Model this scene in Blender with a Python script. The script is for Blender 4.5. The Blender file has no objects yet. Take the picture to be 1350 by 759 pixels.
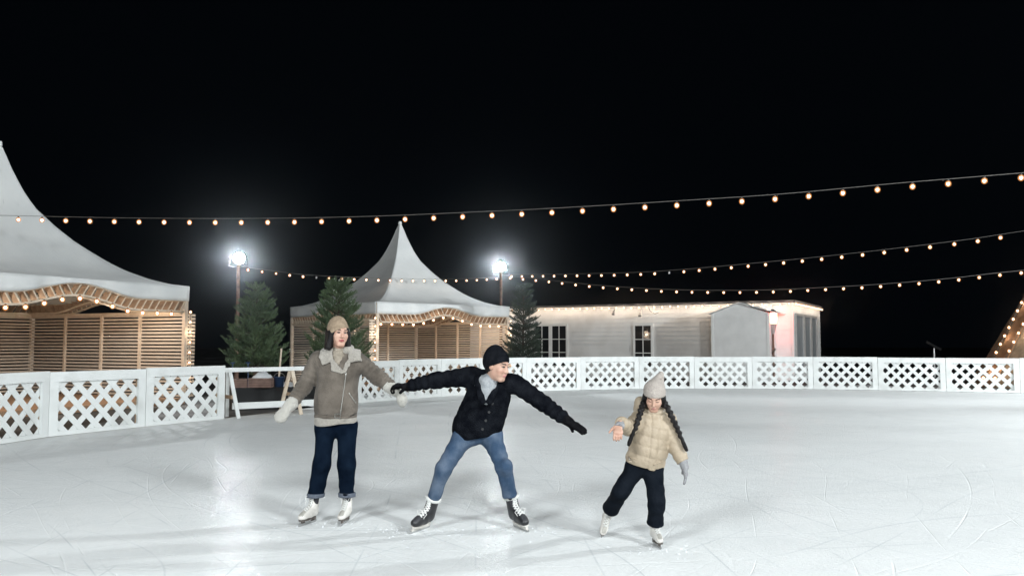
import bpy, math, random
import numpy as np
from mathutils import Vector, Matrix
random.seed(7)
SC = bpy.context.scene
COL = SC.collection
PI = math.pi
def R(d): return math.radians(d)

# ------------------------------------------------------------------ camera geometry (photo pixels, 1350 wide)
F = 1100.0; CAMH = 1.52; TH = math.atan(71.5 / F)
def ray(px, py):
    u = (px - 675) / F; v = (379.5 - py) / F
    return Vector((u, math.cos(TH) - v * math.sin(TH), math.sin(TH) + v * math.cos(TH)))
def W(px, py, Y):                       # a point seen at a pixel, at distance Y
    d = ray(px, py); return Vector((0, 0, CAMH)) + d * (Y / d.y)
def G(px, py, z=0.0):                   # a point on the ground
    d = ray(px, py); return Vector((0, 0, CAMH)) + d * ((z - CAMH) / d.z)
def onplane(px, py, p0, n):
    d = ray(px, py); c = Vector((0, 0, CAMH))
    return c + d * ((p0 - c).dot(n) / d.dot(n))

# ------------------------------------------------------------------ scene objects
def thing(name, label, cat, loc=(0, 0, 0), group=None):
    o = bpy.data.objects.new(name, None); COL.objects.link(o)
    o.location = loc; o.empty_display_size = .2
    o['label'] = label; o['category'] = cat
    if group: o['group'] = group
    return o
def tag(o, label, cat, group=None, kind=None):
    o['label'] = label; o['category'] = cat
    if group: o['group'] = group
    if kind: o['kind'] = kind
    return o
def worldloc(o):
    v = Vector((0, 0, 0))
    while o is not None:
        v += o.location; o = o.parent
    return v
def mesh_obj(name, verts, faces, mats, parent=None, mi=None, smooth=False, loc=None):
    off = worldloc(parent) if parent is not None else Vector((0, 0, 0))
    if loc is not None: off = off + (Vector(loc) - off)
    me = bpy.data.meshes.new(name)
    if isinstance(verts, np.ndarray):
        me.from_pydata((verts - np.array(off)).tolist(), [], faces.tolist() if isinstance(faces, np.ndarray) else faces)
    else:
        me.from_pydata([tuple(Vector(v) - off) for v in verts], [], faces)
    if not isinstance(mats, (list, tuple)): mats = [mats]
    for m in mats: me.materials.append(m)
    if mi is not None: me.polygons.foreach_set('material_index', mi)
    if smooth: me.polygons.foreach_set('use_smooth', [True] * len(me.polygons))
    me.update()
    o = bpy.data.objects.new(name, me); COL.objects.link(o)
    if parent is not None: o.parent = parent
    if loc is not None: o.location = Vector(loc) - (worldloc(parent) if parent is not None else Vector((0, 0, 0)))
    return o

class MB:
    def __init__(s): s.v = []; s.f = []; s.mi = []; s.m = 0
    def add(s, vs, fs):
        n = len(s.v); s.v += [Vector(v) for v in vs]
        for f in fs: s.f.append([i + n for i in f]); s.mi.append(s.m)
    def box8(s, p):                     # p: 4 bottom then 4 top
        s.add(p, [(3, 2, 1, 0), (4, 5, 6, 7), (0, 1, 5, 4), (1, 2, 6, 5), (2, 3, 7, 6), (3, 0, 4, 7)])
    def obox(s, c, ax, ay, az):         # centre and half axes
        c, ax, ay, az = map(Vector, (c, ax, ay, az))
        s.box8([c - ax - ay - az, c + ax - ay - az, c + ax + ay - az, c - ax + ay - az,
                c - ax - ay + az, c + ax - ay + az, c + ax + ay + az, c - ax + ay + az])
    def box(s, x0, x1, y0, y1, z0, z1):
        s.obox(((x0 + x1) / 2, (y0 + y1) / 2, (z0 + z1) / 2), ((x1 - x0) / 2, 0, 0), (0, (y1 - y0) / 2, 0), (0, 0, (z1 - z0) / 2))
    def bar(s, a, b, w, h, up=(0, 0, 1)):
        a, b, up = Vector(a), Vector(b), Vector(up); d = (b - a).normalized()
        if abs(d.dot(up)) > .99: up = Vector((1, 0, 0))
        x = d.cross(up).normalized(); z = x.cross(d).normalized()
        s.obox((a + b) / 2, x * w / 2, (b - a) / 2, z * h / 2)
    def tube(s, pts, r, n=6, cap=True):
        pts = [Vector(p) for p in pts]; m = len(pts)
        rs = r if isinstance(r, (list, tuple)) else [r] * m
        rings = []; up = Vector((0, 0, 1)); x0 = None
        for i, p in enumerate(pts):
            d = (pts[min(i + 1, m - 1)] - pts[max(i - 1, 0)])
            d = d.normalized() if d.length > 1e-9 else Vector((0, 0, 1))
            if x0 is None:
                x0 = d.cross(up)
                if x0.length < .05: x0 = d.cross(Vector((1, 0, 0)))
            x = (x0 - d * x0.dot(d)).normalized(); x0 = x; z = x.cross(d)
            rings.append([p + (x * math.cos(2 * PI * k / n) + z * math.sin(2 * PI * k / n)) * rs[i] for k in range(n)])
        vs = [v for r_ in rings for v in r_]; fs = []
        for i in range(m - 1):
            for k in range(n):
                k2 = (k + 1) % n
                fs.append((i * n + k, i * n + k2, (i + 1) * n + k2, (i + 1) * n + k))
        if cap: fs += [tuple(range(n))[::-1], tuple(range((m - 1) * n, m * n))]
        s.add(vs, fs)
    def lathe(s, prof, c, n=12):        # prof: (r, z) from bottom to top
        c = Vector(c); vs = []; fs = []
        for r, z in prof:
            vs += [c + Vector((r * math.cos(2 * PI * k / n), r * math.sin(2 * PI * k / n), z)) for k in range(n)]
        for i in range(len(prof) - 1):
            for k in range(n):
                k2 = (k + 1) % n; fs.append((i * n + k, i * n + k2, (i + 1) * n + k2, (i + 1) * n + k))
        fs += [tuple(range(n))[::-1], tuple(range((len(prof) - 1) * n, len(prof) * n))]
        s.add(vs, fs)
    def prism(s, poly, off):            # planar polygon (3-D points) extruded along off
        off = Vector(off); n = len(poly); p = [Vector(v) for v in poly]
        s.add(p + [v + off for v in p], [tuple(range(n))[::-1], tuple(range(n, 2 * n))] + [(i, (i + 1) % n, n + (i + 1) % n, n + i) for i in range(n)])
    def build(s, name, mat, parent=None, smooth=False, loc=None):
        return mesh_obj(name, s.v, s.f, mat, parent, s.mi, smooth, loc)

# ------------------------------------------------------------------ materials
def mat(name, col, rough=.6, col2=None, scale=6, bump=0, bscale=40, metal=0, spec=.5, stretch=(1, 1, 1), sheen=0, detail=4, lo=.35, hi=.65):
    m = bpy.data.materials.new(name); m.use_nodes = True
    nt = m.node_tree; N = nt.nodes; L = nt.links; b = N['Principled BSDF']
    b.inputs['Base Color'].default_value = (*col, 1); b.inputs['Roughness'].default_value = rough
    b.inputs['Metallic'].default_value = metal; b.inputs['Specular IOR Level'].default_value = spec
    if sheen: b.inputs['Sheen Weight'].default_value = sheen
    tc = N.new('ShaderNodeTexCoord'); mp = N.new('ShaderNodeMapping'); mp.inputs['Scale'].default_value = stretch
    L.new(tc.outputs['Object'], mp.inputs[0])
    if col2:
        n = N.new('ShaderNodeTexNoise'); n.inputs['Scale'].default_value = scale; n.inputs['Detail'].default_value = detail
        L.new(mp.outputs[0], n.inputs['Vector'])
        mr = N.new('ShaderNodeMapRange'); mr.inputs[1].default_value = lo; mr.inputs[2].default_value = hi
        L.new(n.outputs[0], mr.inputs[0])
        mx = N.new('ShaderNodeMix'); mx.data_type = 'RGBA'
        mx.inputs[6].default_value = (*col, 1); mx.inputs[7].default_value = (*col2, 1)
        L.new(mr.outputs[0], mx.inputs[0]); L.new(mx.outputs[2], b.inputs['Base Color'])
    if bump:
        n2 = N.new('ShaderNodeTexNoise'); n2.inputs['Scale'].default_value = bscale; n2.inputs['Detail'].default_value = 3
        L.new(mp.outputs[0], n2.inputs['Vector'])
        bp = N.new('ShaderNodeBump'); bp.inputs['Strength'].default_value = bump; bp.inputs['Distance'].default_value = .02
        L.new(n2.outputs[0], bp.inputs['Height']); L.new(bp.outputs[0], b.inputs['Normal'])
    return m
def emit(name, col, s, transp=0.0):
    m = bpy.data.materials.new(name); m.use_nodes = True
    nt = m.node_tree; N = nt.nodes; N.clear()
    e = N.new('ShaderNodeEmission'); e.inputs[0].default_value = (*col, 1); e.inputs[1].default_value = s
    o = N.new('ShaderNodeOutputMaterial')
    if transp:
        t = N.new('ShaderNodeBsdfTransparent'); x = N.new('ShaderNodeMixShader'); x.inputs[0].default_value = 1 - transp
        nt.links.new(t.outputs[0], x.inputs[1]); nt.links.new(e.outputs[0], x.inputs[2]); nt.links.new(x.outputs[0], o.inputs[0])
    else: nt.links.new(e.outputs[0], o.inputs[0])
    return m

M = {}
M['fence'] = mat('white_paint', (.70, .72, .71), .45, (.50, .51, .49), 2.2, .2, 60, lo=.5, hi=.85, detail=8)
M['fence_raw'] = mat('raw_timber', (.52, .38, .26), .7, (.40, .28, .19), 8)
M['canvas'] = mat('tent_canvas', (.84, .85, .84), .5, (.71, .73, .73), 1.3, .3, 7, detail=6, lo=.3, hi=.8)
M['valance'] = mat('valance_canvas', (.76, .77, .76), .5, (.64, .66, .66), 1.6, .4, 6, detail=5)
M['slat'] = mat('slat_timber', (.64, .565, .485), .7, (.52, .45, .38), 5, .2, 30, stretch=(1, 1, 12))
M['stud'] = mat('stud_timber', (.70, .60, .49), .65, (.60, .49, .385), 6, .2, 30)
M['batten'] = mat('pale_batten', (.66, .57, .46), .6, (.56, .46, .35), 6)
M['seam'] = mat('canvas_seam', (.60, .62, .62), .6)
M['lath'] = mat('brown_lath', (.36, .25, .17), .75, (.26, .175, .115), 6)
M['deck'] = mat('deck_timber', (.36, .22, .13), .7, (.27, .16, .09), 6, stretch=(1, 6, 1))
M['siding'] = mat('white_siding', (.80, .795, .78), .55, (.69, .68, .66), 1.2, .1, 30, detail=6)
M['annex'] = mat('white_cladding', (.72, .72, .71), .5, (.64, .64, .63), 2, .1, 30)
M['trim'] = mat('white_trim', (.74, .74, .72), .45)
M['grey_trim'] = mat('grey_metal_trim', (.36, .35, .34), .5, (.30, .29, .28), 4)
M['dark_trim'] = mat('dark_trim', (.05, .05, .055), .5)
M['glass'] = mat('dark_glass', (.012, .014, .016), .06, spec=.3)
M['curtain_glass'] = mat('curtained_glass', (.34, .36, .37), .25, (.24, .26, .27), 3, stretch=(6, 6, .3))
M['steel'] = mat('steel', (.5, .5, .5), .3, metal=1)
M['rust'] = mat('rusty_pole', (.20, .12, .09), .8, (.12, .075, .06), 9)
M['black_metal'] = mat('black_metal', (.02, .02, .022), .5)
M['wire'] = mat('cable', (.07, .065, .06), .6)
M['pale_wire'] = mat('pale_cable', (.15, .14, .13), .6)
M['needle'] = mat('pine_needles', (.115, .165, .080), .55, (.06, .10, .052), 3)
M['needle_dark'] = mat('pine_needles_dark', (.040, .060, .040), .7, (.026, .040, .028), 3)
M['bark'] = mat('bark', (.09, .06, .045), .9, (.05, .035, .028), 14, .5, 30)
M['snow'] = mat('snow', (.78, .80, .82), .7, (.62, .64, .66), 4, .5, 12)
M['black_sheet'] = mat('black_sheeting', (.006, .007, .008), .7)
M['planter'] = mat('planter_wood', (.25, .16, .13), .8, (.17, .11, .09), 7)
M['blue_plastic'] = mat('blue_plastic', (.03, .06, .13), .4)
M['thatch'] = mat('tepee_canvas', (.30, .22, .145), .9, (.20, .145, .095), 5, .6, 14, detail=8)
M['edge_board'] = mat('tepee_edge', (.24, .125, .06), .8, (.17, .085, .04), 6)
M['bulb_core'] = emit('bulb_light', (1.0, .80, .58), 14)
M['bulb_halo'] = emit('bulb_halo', (1.0, .40, .13), .95, .5)  # see-through orange glow, imitates the warm bloom round a lit bulb
M['bulb_off'] = mat('unlit_bulb_glass', (.5, .5, .5), .1)
M['flood_lens'] = emit('flood_lens', (.86, .95, 1.0), 110)
M['red_lamp'] = emit('red_lamp', (1.0, .20, .12), 14)
M['red_core'] = emit('red_lamp_core', (1.0, .55, .45), 6)
# ------------------------------------------------------------------ camera, world, render settings
cam = bpy.data.cameras.new('camera'); co = bpy.data.objects.new('camera', cam); COL.objects.link(co)
co.location = (0, 0, CAMH); co.rotation_euler = (PI / 2 + TH, 0, 0)
cam.sensor_width = 36; cam.lens = 36 * F / 1350; cam.clip_end = 2000; cam.clip_start = .05
SC.camera = co
wd = bpy.data.worlds.new('World'); SC.world = wd; wd.use_nodes = True
bg = wd.node_tree.nodes['Background']
bg.inputs[0].default_value = (.35, .62, 1.0, 1); bg.inputs[1].default_value = .0018
SC.view_settings.view_transform = 'Standard'; SC.view_settings.look = 'None'
SC.view_settings.exposure = 0; SC.view_settings.gamma = 1
SC.cycles.use_denoising = True
SC.cycles.max_bounces = 6; SC.cycles.transparent_max_bounces = 12
SC.cycles.sample_clamp_indirect = 4
SC.cycles.use_light_tree = True

# ------------------------------------------------------------------ rink outline
FAR = [(420, 537), (470, 532), (525, 527), (581, 522.6), (637, 519.2), (694, 516.4), (765.6, 514.1), (842.5, 512.8), (915.5, 512.3),
       (992, 512.4), (1072.5, 513.1), (1158, 514.4), (1247.8, 516.2), (1345.6, 518.4), (1452, 521.5)]
far = [G(*p) for p in FAR]
LEFT = [(-72, 597), (62, 576.4), (190.3, 562.7), (295, 552.3)]
left = [G(*p) for p in LEFT]
ring = [Vector((-11.5, 6, 0)), Vector((-10.4, 9.6, 0))] + left + far + [Vector((18.9, 18, 0)), Vector((20, 10, 0)), Vector((18, 0, 0)), Vector((12, -9, 0)), Vector((2, -12, 0)), Vector((-8, -7, 0))]
cen = Vector((4, 9, 0))

def ice_material():
    m = bpy.data.materials.new('scratched_ice'); m.use_nodes = True
    nt = m.node_tree; N = nt.nodes; L = nt.links; b = N['Principled BSDF']
    tc = N.new('ShaderNodeTexCoord'); P = tc.outputs['Object']
    def math_(op, a, c=None, clamp=False):
        n = N.new('ShaderNodeMath'); n.operation = op; n.use_clamp = clamp
        for i, v in enumerate((a, c)):
            if v is None: continue
            if isinstance(v, (int, float)): n.inputs[i].default_value = v
            else: L.new(v, n.inputs[i])
        return n.outputs[0]
    def noise(scale, detail=4, st=(1, 1, 1), rot=0, off=(0, 0, 0), rough=.5):
        mp = N.new('ShaderNodeMapping'); mp.inputs['Scale'].default_value = st; mp.inputs['Rotation'].default_value = (0, 0, rot); mp.inputs['Location'].default_value = off
        L.new(P, mp.inputs[0]); n = N.new('ShaderNodeTexNoise'); n.inputs['Scale'].default_value = scale; n.inputs['Detail'].default_value = detail
        n.inputs['Roughness'].default_value = rough
        L.new(mp.outputs[0], n.inputs['Vector']); return n.outputs[0]
    def mrange(v, a, c, d=0, e=1):
        n = N.new('ShaderNodeMapRange'); L.new(v, n.inputs[0])
        for i, x in enumerate((a, c, d, e)): n.inputs[i + 1].default_value = x
        return n.outputs[0]
    lines = None; dark = None
    rnd = random.Random(3)
    for k in range(26):                 # blade marks: bent lines at every angle, broken into strokes
        ang = rnd.uniform(0, PI) if k > 5 else rnd.gauss(0.1, .25)
        mp = N.new('ShaderNodeMapping'); mp.inputs['Rotation'].default_value = (0, 0, ang); mp.inputs['Location'].default_value = (rnd.uniform(-50, 50), rnd.uniform(-50, 50), 0)
        L.new(P, mp.inputs[0])
        wv = N.new('ShaderNodeTexWave'); wv.wave_profile = 'SIN'
        ringy = k % 2 == 0
        wv.wave_type = 'RINGS' if ringy else 'BANDS'
        if ringy:
            wv.rings_direction = 'Z'; mp.inputs['Location'].default_value = (rnd.uniform(-10, 6), rnd.uniform(-20, -2), 0); mp.inputs['Rotation'].default_value = (0, 0, 0)
            sc_ = rnd.uniform(.10, .30); e_ = .00012 * (sc_ / .12) ** 2 * rnd.uniform(.6, 1.6); ds = (2, 5)
        else:
            wv.bands_direction = 'Y'; sc_ = rnd.uniform(.15, .45); e_ = .0002 * (sc_ / .15) ** 2 * rnd.uniform(.6, 1.5); ds = (5, 11)
        wv.inputs['Scale'].default_value = sc_; wv.inputs['Distortion'].default_value = rnd.uniform(*ds)
        wv.inputs['Detail'].default_value = 1.0; wv.inputs['Detail Scale'].default_value = rnd.uniform(.08, .22) / max(.15, sc_); wv.inputs['Detail Roughness'].default_value = .2
        L.new(mp.outputs[0], wv.inputs['Vector'])
        ln = mrange(wv.outputs['Fac'], 1 - e_, 1)
        nz = N.new('ShaderNodeTexNoise'); nz.inputs['Scale'].default_value = .7 if ringy else 1.0; nz.inputs['Detail'].default_value = 2
        mp2 = N.new('ShaderNodeMapping'); mp2.inputs['Rotation'].default_value = (0, 0, ang); mp2.inputs['Scale'].default_value = (1, 1, 1) if ringy else (.35, 1.2, 1); mp2.inputs['Location'].default_value = (k * 9.7, k * 4.1, 0)
        L.new(P, mp2.inputs[0]); L.new(mp2.outputs[0], nz.inputs['Vector'])
        ln = math_('MULTIPLY', ln, mrange(nz.outputs[0], .45, .62))
        if k % 3 == 0: dark = ln if dark is None else math_('MAXIMUM', dark, ln)
        else: lines = ln if lines is None else math_('MAXIMUM', lines, ln)
    fine = math_('MULTIPLY', mrange(noise(22, 3, (1, 7, 1), .35), .58, .70), mrange(noise(1.1, 4), .38, .6))
    fine2 = math_('MULTIPLY', mrange(noise(26, 3, (7, 1, 1), -.3), .58, .70), mrange(noise(.9, 4, off=(5, 9, 0)), .40, .6))
    fine3 = math_('MULTIPLY', mrange(noise(18, 3, (1, 9, 1), -.75), .58, .70), mrange(noise(.8, 4, off=(15, 2, 0)), .42, .6))
    frost = noise(.55, 8, rough=.62); frost2 = noise(5, 8, rough=.75); streak = noise(.8, 6, (.35, 1.6, 1), .08, rough=.6)
    speck = mrange(noise(48, 2), .66, .74)
    w = math_('ADD', math_('MULTIPLY', mrange(frost, .3, .7), .30), math_('ADD', math_('MULTIPLY', mrange(frost2, .3, .7), .40), math_('MULTIPLY', mrange(streak, .3, .7), .30)))
    mx = N.new('ShaderNodeMix'); mx.data_type = 'RGBA'
    mx.inputs[6].default_value = (.70, .722, .722, 1); mx.inputs[7].default_value = (.84, .85, .845, 1)
    L.new(w, mx.inputs[0])
    s = math_('ADD', math_('MULTIPLY', lines, .38), math_('ADD', math_('MULTIPLY', fine, .42), math_('ADD', math_('MULTIPLY', math_('MAXIMUM', fine2, fine3), .40), math_('MULTIPLY', speck, .55))), True)
    mx2 = N.new('ShaderNodeMix'); mx2.data_type = 'RGBA'; mx2.inputs[7].default_value = (.93, .945, .945, 1)
    L.new(s, mx2.inputs[0]); L.new(mx.outputs[2], mx2.inputs[6])
    mx3 = N.new('ShaderNodeMix'); mx3.data_type = 'RGBA'; mx3.inputs[7].default_value = (.46, .50, .52, 1)
    L.new(math_('MULTIPLY', dark, .45), mx3.inputs[0]); L.new(mx2.outputs[2], mx3.inputs[6]); L.new(mx3.outputs[2], b.inputs['Base Color'])
    b.inputs['Roughness'].default_value = .75; b.inputs['Specular IOR Level'].default_value = .05
    b.inputs['Coat Weight'].default_value = .065; b.inputs['Coat Roughness'].default_value = .07; b.inputs['Coat IOR'].default_value = 1.31
    h = math_('ADD', math_('MULTIPLY', lines, -.6), math_('ADD', math_('MULTIPLY', frost2, .5), math_('ADD', math_('MULTIPLY', math_('MAXIMUM', fine, fine2), .7), math_('MULTIPLY', speck, .8))))
    h = math_('ADD', h, math_('MULTIPLY', noise(30, 4), .9))
    bp = N.new('ShaderNodeBump'); bp.inputs['Strength'].default_value = .5; bp.inputs['Distance'].default_value = .012
    L.new(h, bp.inputs['Height']); L.new(bp.outputs[0], b.inputs['Normal'])
    bp2 = N.new('ShaderNodeBump'); bp2.inputs['Strength'].default_value = .8; bp2.inputs['Distance'].default_value = .0055
    L.new(h, bp2.inputs['Height']); L.new(bp2.outputs[0], b.inputs['Coat Normal'])
    return m
M['ice'] = ice_material()

def ground_material():
    m = mat('frozen_ground', (.030, .028, .026), .9, (.22, .225, .23), .35, .6, 6, detail=7, lo=.52, hi=.66)
    return m
M['ground'] = ground_material()
g = MB(); g.add([(-150, -60, -.06), (150, -60, -.06), (150, 240, -.06), (-150, 240, -.06)], [(0, 1, 2, 3)])
o = g.build('ground', M['ground']); o['kind'] = 'structure'
ib = MB(); out = [p + (p - cen).normalized() * .16 for p in ring]
ib.prism([(p.x, p.y, -.055) for p in out], (0, 0, .055))
o = ib.build('ice_rink', M['ice']); o['kind'] = 'structure'

# ------------------------------------------------------------------ lattice fence panels
FH = 1.05
def clip(poly, x0, x1, z0, z1):
    for ax, v, sgn in ((0, x0, 1), (0, x1, -1), (1, z0, 1), (1, z1, -1)):
        outp = []
        for i in range(len(poly)):
            a, b_ = poly[i], poly[(i + 1) % len(poly)]
            da, db = (a[ax] - v) * sgn, (b_[ax] - v) * sgn
            if da >= 0: outp.append(a)
            if (da >= 0) != (db >= 0):
                t = da / (da - db); outp.append((a[0] + (b_[0] - a[0]) * t, a[1] + (b_[1] - a[1]) * t))
        poly = outp
        if len(poly) < 3: return []
    return poly
def fence_panel(a, b, label, seed):
    rr = random.Random(seed)
    d = (b - a); Ln = d.length; d.normalize(); n = Vector((d.y, -d.x, 0))          # n towards the rink
    if n.dot(cen - a) < 0: n = -n
    t = thing('fence_panel', label, 'fence panel', (a + b) / 2, 'white lattice fence panels round the rink')
    def P(x, z, k): return a + d * x + n * k + Vector((0, 0, z))
    st = .16; g_ = .006; z1 = FH + rr.uniform(-.012, .010)
    f = MB()
    def board(x0, x1, z0, zz, k0=-.02, k1=.02):
        f.box8([P(x0, z0, k0), P(x1, z0, k0), P(x1, z0, k1), P(x0, z0, k1), P(x0, zz, k0), P(x1, zz, k0), P(x1, zz, k1), P(x0, zz, k1)])
    board(g_, Ln - g_, z1 - .165, z1); board(g_, Ln - g_, .012, .082)
    board(g_, st, .0825, z1 - .1655); board(Ln - st, Ln - g_, .0825, z1 - .1655)
    f.build('frame', M['fence'], t)
    for x in (st - .045, Ln - st + .005):                                            # timber battens behind the stiles
        bk = MB(); bk.box8([P(x, .03, -.065), P(x + .04, .03, -.065), P(x + .04, .03, -.0385), P(x, .03, -.0385), P(x, z1 - .03, -.065), P(x + .04, z1 - .03, -.065), P(x + .04, z1 - .03, -.0385), P(x, z1 - .03, -.0385)])
        bk.build('batten', M['fence_raw'], t)
    la = MB(); p = .318 + rr.uniform(-.004, .004); hw = .049; off = rr.uniform(0, p)
    x0, x1, zz0, zz1 = st - .03, Ln - st + .03, .06, z1 - .14
    for s, k0, k1 in ((1, -.037, -.0295), (-1, -.029, -.0215)):
        for i in range(-6, 14):
            c = i * p + off * 0 + .06
            # strip along (1,s): centre line x - s*z = c
            q = 2.6; dx, dz = .7071, .7071 * s; nx, nz = -dz, dx
            cx, cz = c, 0 if s == 1 else 0
            poly = [(cx + dx * u * q * 2 + nx * w_ * hw, cz + dz * u * q * 2 + nz * w_ * hw) for u, w_ in ((-1, -1), (1, -1), (1, 1), (-1, 1))]
            if s == -1: poly = [(x + .0, z) for x, z in poly]
            poly = clip(poly, x0, x1, zz0, zz1)
            if poly: la.prism([P(x, z, k0) for x, z in poly], n * (k1 - k0))
    la.build('lattice', M['fence'], t)
    return t
fl = ['fence panel cut by the left picture edge, in front of the big tent', 'lattice panel in front of the pale double post of the big tent', 'lattice panel ending the near fence beside the trestle barrier']
for i in range(3): fence_panel(left[i], left[i + 1], fl[i], i)
names = ['lattice panel hidden behind the woman in the shearling jacket', 'lattice panel just under the outstretched sleeve of the woman',
         'lattice panel behind the joined hands of woman and man', 'lattice panel behind the forearm of the man in black',
         'lattice panel behind the upper arm and hat of the man', 'lattice panel before the small pine and the double glass door',
         'lattice panel between the double door and the single glass door', 'lattice panel just left of the tall hat, below the single glass door',
         'lattice panel right of the tall hat under plain siding', 'lattice panel below the gabled porch of the white building',
         'lattice panel below the red lamp and the tall end windows', 'lattice panel just right of the white building, before black sky',
         'lattice panel below the grey T-shaped post', 'lattice panel below the lit tepee at the right edge']
names[7] = 'lattice panel behind the tall pointed hat of the girl'
names[6] = 'lattice panel below the bare siding between the two glass doors'
for i in range(len(far) - 1): fence_panel(far[i], far[i + 1], names[min(i, 13)], 20 + i)

# snow heaped outside the fence
def mound(pts, w, h, seed, name, label):
    rr = random.Random(seed); vs = []; fs = []; n = 9
    for i, p in enumerate(pts):
        d = (pts[min(i + 1, len(pts) - 1)] - pts[max(i - 1, 0)]).normalized(); x = Vector((d.y, -d.x, 0))
        hh = h * (.5 + .7 * rr.random()) * (0.05 if i in (0, len(pts) - 1) else 1)
        for k in range(n):
            a = k / (n - 1); vs.append(p + x * (a - .5) * w * (.9 + .2 * rr.random()) + Vector((0, 0, -.07 + (hh + .07) * math.sin(PI * a) * (.85 + .3 * rr.random()))))
    for i in range(len(pts) - 1):
        for k in range(n - 1): fs.append((i * n + k, i * n + k + 1, (i + 1) * n + k + 1, (i + 1) * n + k))
    o = mesh_obj(name, vs, fs, M['snow'], None, None, True)
    o['kind'] = 'stuff'; o['label'] = label; o['category'] = 'snow'
    return o
def along(pts, step, off):
    res = []
    for a, b_ in zip(pts[:-1], pts[1:]):
        k = max(1, int((b_ - a).length / step))
        for j in range(k):
            p = a.lerp(b_, j / k); res.append(p + (p - cen).normalized() * off)
    return res
mound(along(far[4:8], .3, .55), .8, .26, 5, 'snow_bank', 'low ridge of shovelled snow behind the fence by the glass doors')
mound(along(far[8:14], .35, .8), .9, .10, 6, 'snow_bank', 'thin strip of trampled snow behind the right hand fence')
mound(along(far[0:4], .3, .6), .8, .16, 8, 'snow_bank', 'low snow ridge behind the fence under the middle tent')
# ------------------------------------------------------------------ string lights
def sphere_mb(mb, c, r, n=10, m=7, zs=1.0):
    prof = [(max(.002, r * math.sin(PI * k / m)), -r * zs * math.cos(PI * k / m)) for k in range(m + 1)]
    mb.lathe(prof, c, n)
def bulb_mesh(r, halo=True, lit=True):
    mb = MB()
    if lit:
        sphere_mb(mb, (0, 0, 0), r * .78, 10, 8, 1.1)
        if halo: mb.m = 1; sphere_mb(mb, (0, 0, 0), r * 1.5, 12, 8, 1.1)  # outer shell is painted bloom, not glass
    else: sphere_mb(mb, (0, 0, 0), r, 10, 8, 1.15)
    me = mb.build('bulb', [M['bulb_core'], M['bulb_halo']] if lit else [M['bulb_off']], None, True)
    d = me.data; bpy.data.objects.remove(me); return d
def socket_mesh(r):
    mb = MB(); mb.lathe([(r * .45, r * .6), (r * .55, r * .8), (r * .5, r * 1.9), (r * .25, r * 2.1)], (0, 0, 0), 8)
    me = mb.build('socket', M['wire']); d = me.data; bpy.data.objects.remove(me); return d
BULB = {}
def string_light(name, label, pts, spacing, r, drop, wire_r=.008, skip=(), start=0.0, sag=0.0, group=None, sockets=True, wire='wire', halo=True, lamps=0, watt=0.0, push=(0, 0, -.07)):
    """pts: polyline of the cable in the world; bulbs hang every `spacing` along it"""
    pts = [Vector(p) for p in pts]
    t = thing(name, label, 'string lights', pts[0], group)
    w = MB(); w.tube(pts, wire_r, 5); w.build('cable', M[wire], t)
    key = (r, halo)
    if key not in BULB: BULB[key] = (bulb_mesh(r, halo), socket_mesh(r), bulb_mesh(r, False, False))
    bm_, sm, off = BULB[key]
    acc = start; i = 0; pos = []
    d = 0
    for a, b in zip(pts[:-1], pts[1:]):
        ln = (b - a).length
        while acc <= d + ln: pos.append(a.lerp(b, (acc - d) / ln)); acc += spacing
        d += ln
    for k, p in enumerate(pos):
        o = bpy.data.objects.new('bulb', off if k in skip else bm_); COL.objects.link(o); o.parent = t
        o.location = p + Vector((0, 0, -drop)) - pts[0]
        if sockets:
            s = bpy.data.objects.new('socket', sm); COL.objects.link(s); s.parent = o
    for k in range(lamps):              # the light the bulbs throw
        q = pos[min(len(pos) - 1, int((k + .5) * len(pos) / lamps))]
        la = bpy.data.lights.new('bulb_lamp', 'POINT'); la.energy = watt; la.shadow_soft_size = .03; la.color = (1.0, .78, .57)
        lo = bpy.data.objects.new('bulb_lamp', la); COL.objects.link(lo); lo.parent = t; lo.location = q + Vector((0, 0, -drop)) + Vector(push) - pts[0]
    return t
def catenary(a, b, sag, n=40):
    return [a.lerp(b, i / n) - Vector((0, 0, sag * 4 * (i / n) * (1 - i / n))) for i in range(n + 1)]
def thru(pa, pb, pm, n=48):             # parabola in the vertical plane a-b through a middle pixel (px,py)
    best = None
    for i in range(1, 400):             # the point of the chord seen under the pixel column
        p = pa.lerp(pb, i / 400)
        q = p - Vector((0, 0, CAMH)); dep = q.y * math.cos(TH) + q.z * math.sin(TH)
        px = 675 + F * q.x / dep
        if best is None or abs(px - pm[0]) < best[0]: best = (abs(px - pm[0]), i / 400, p)
    tt, p = best[1], best[2]
    z = W(pm[0], pm[1], p.y).z
    return catenary(pa, pb, (p.z - z) / (4 * tt * (1 - tt)), n)

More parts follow.
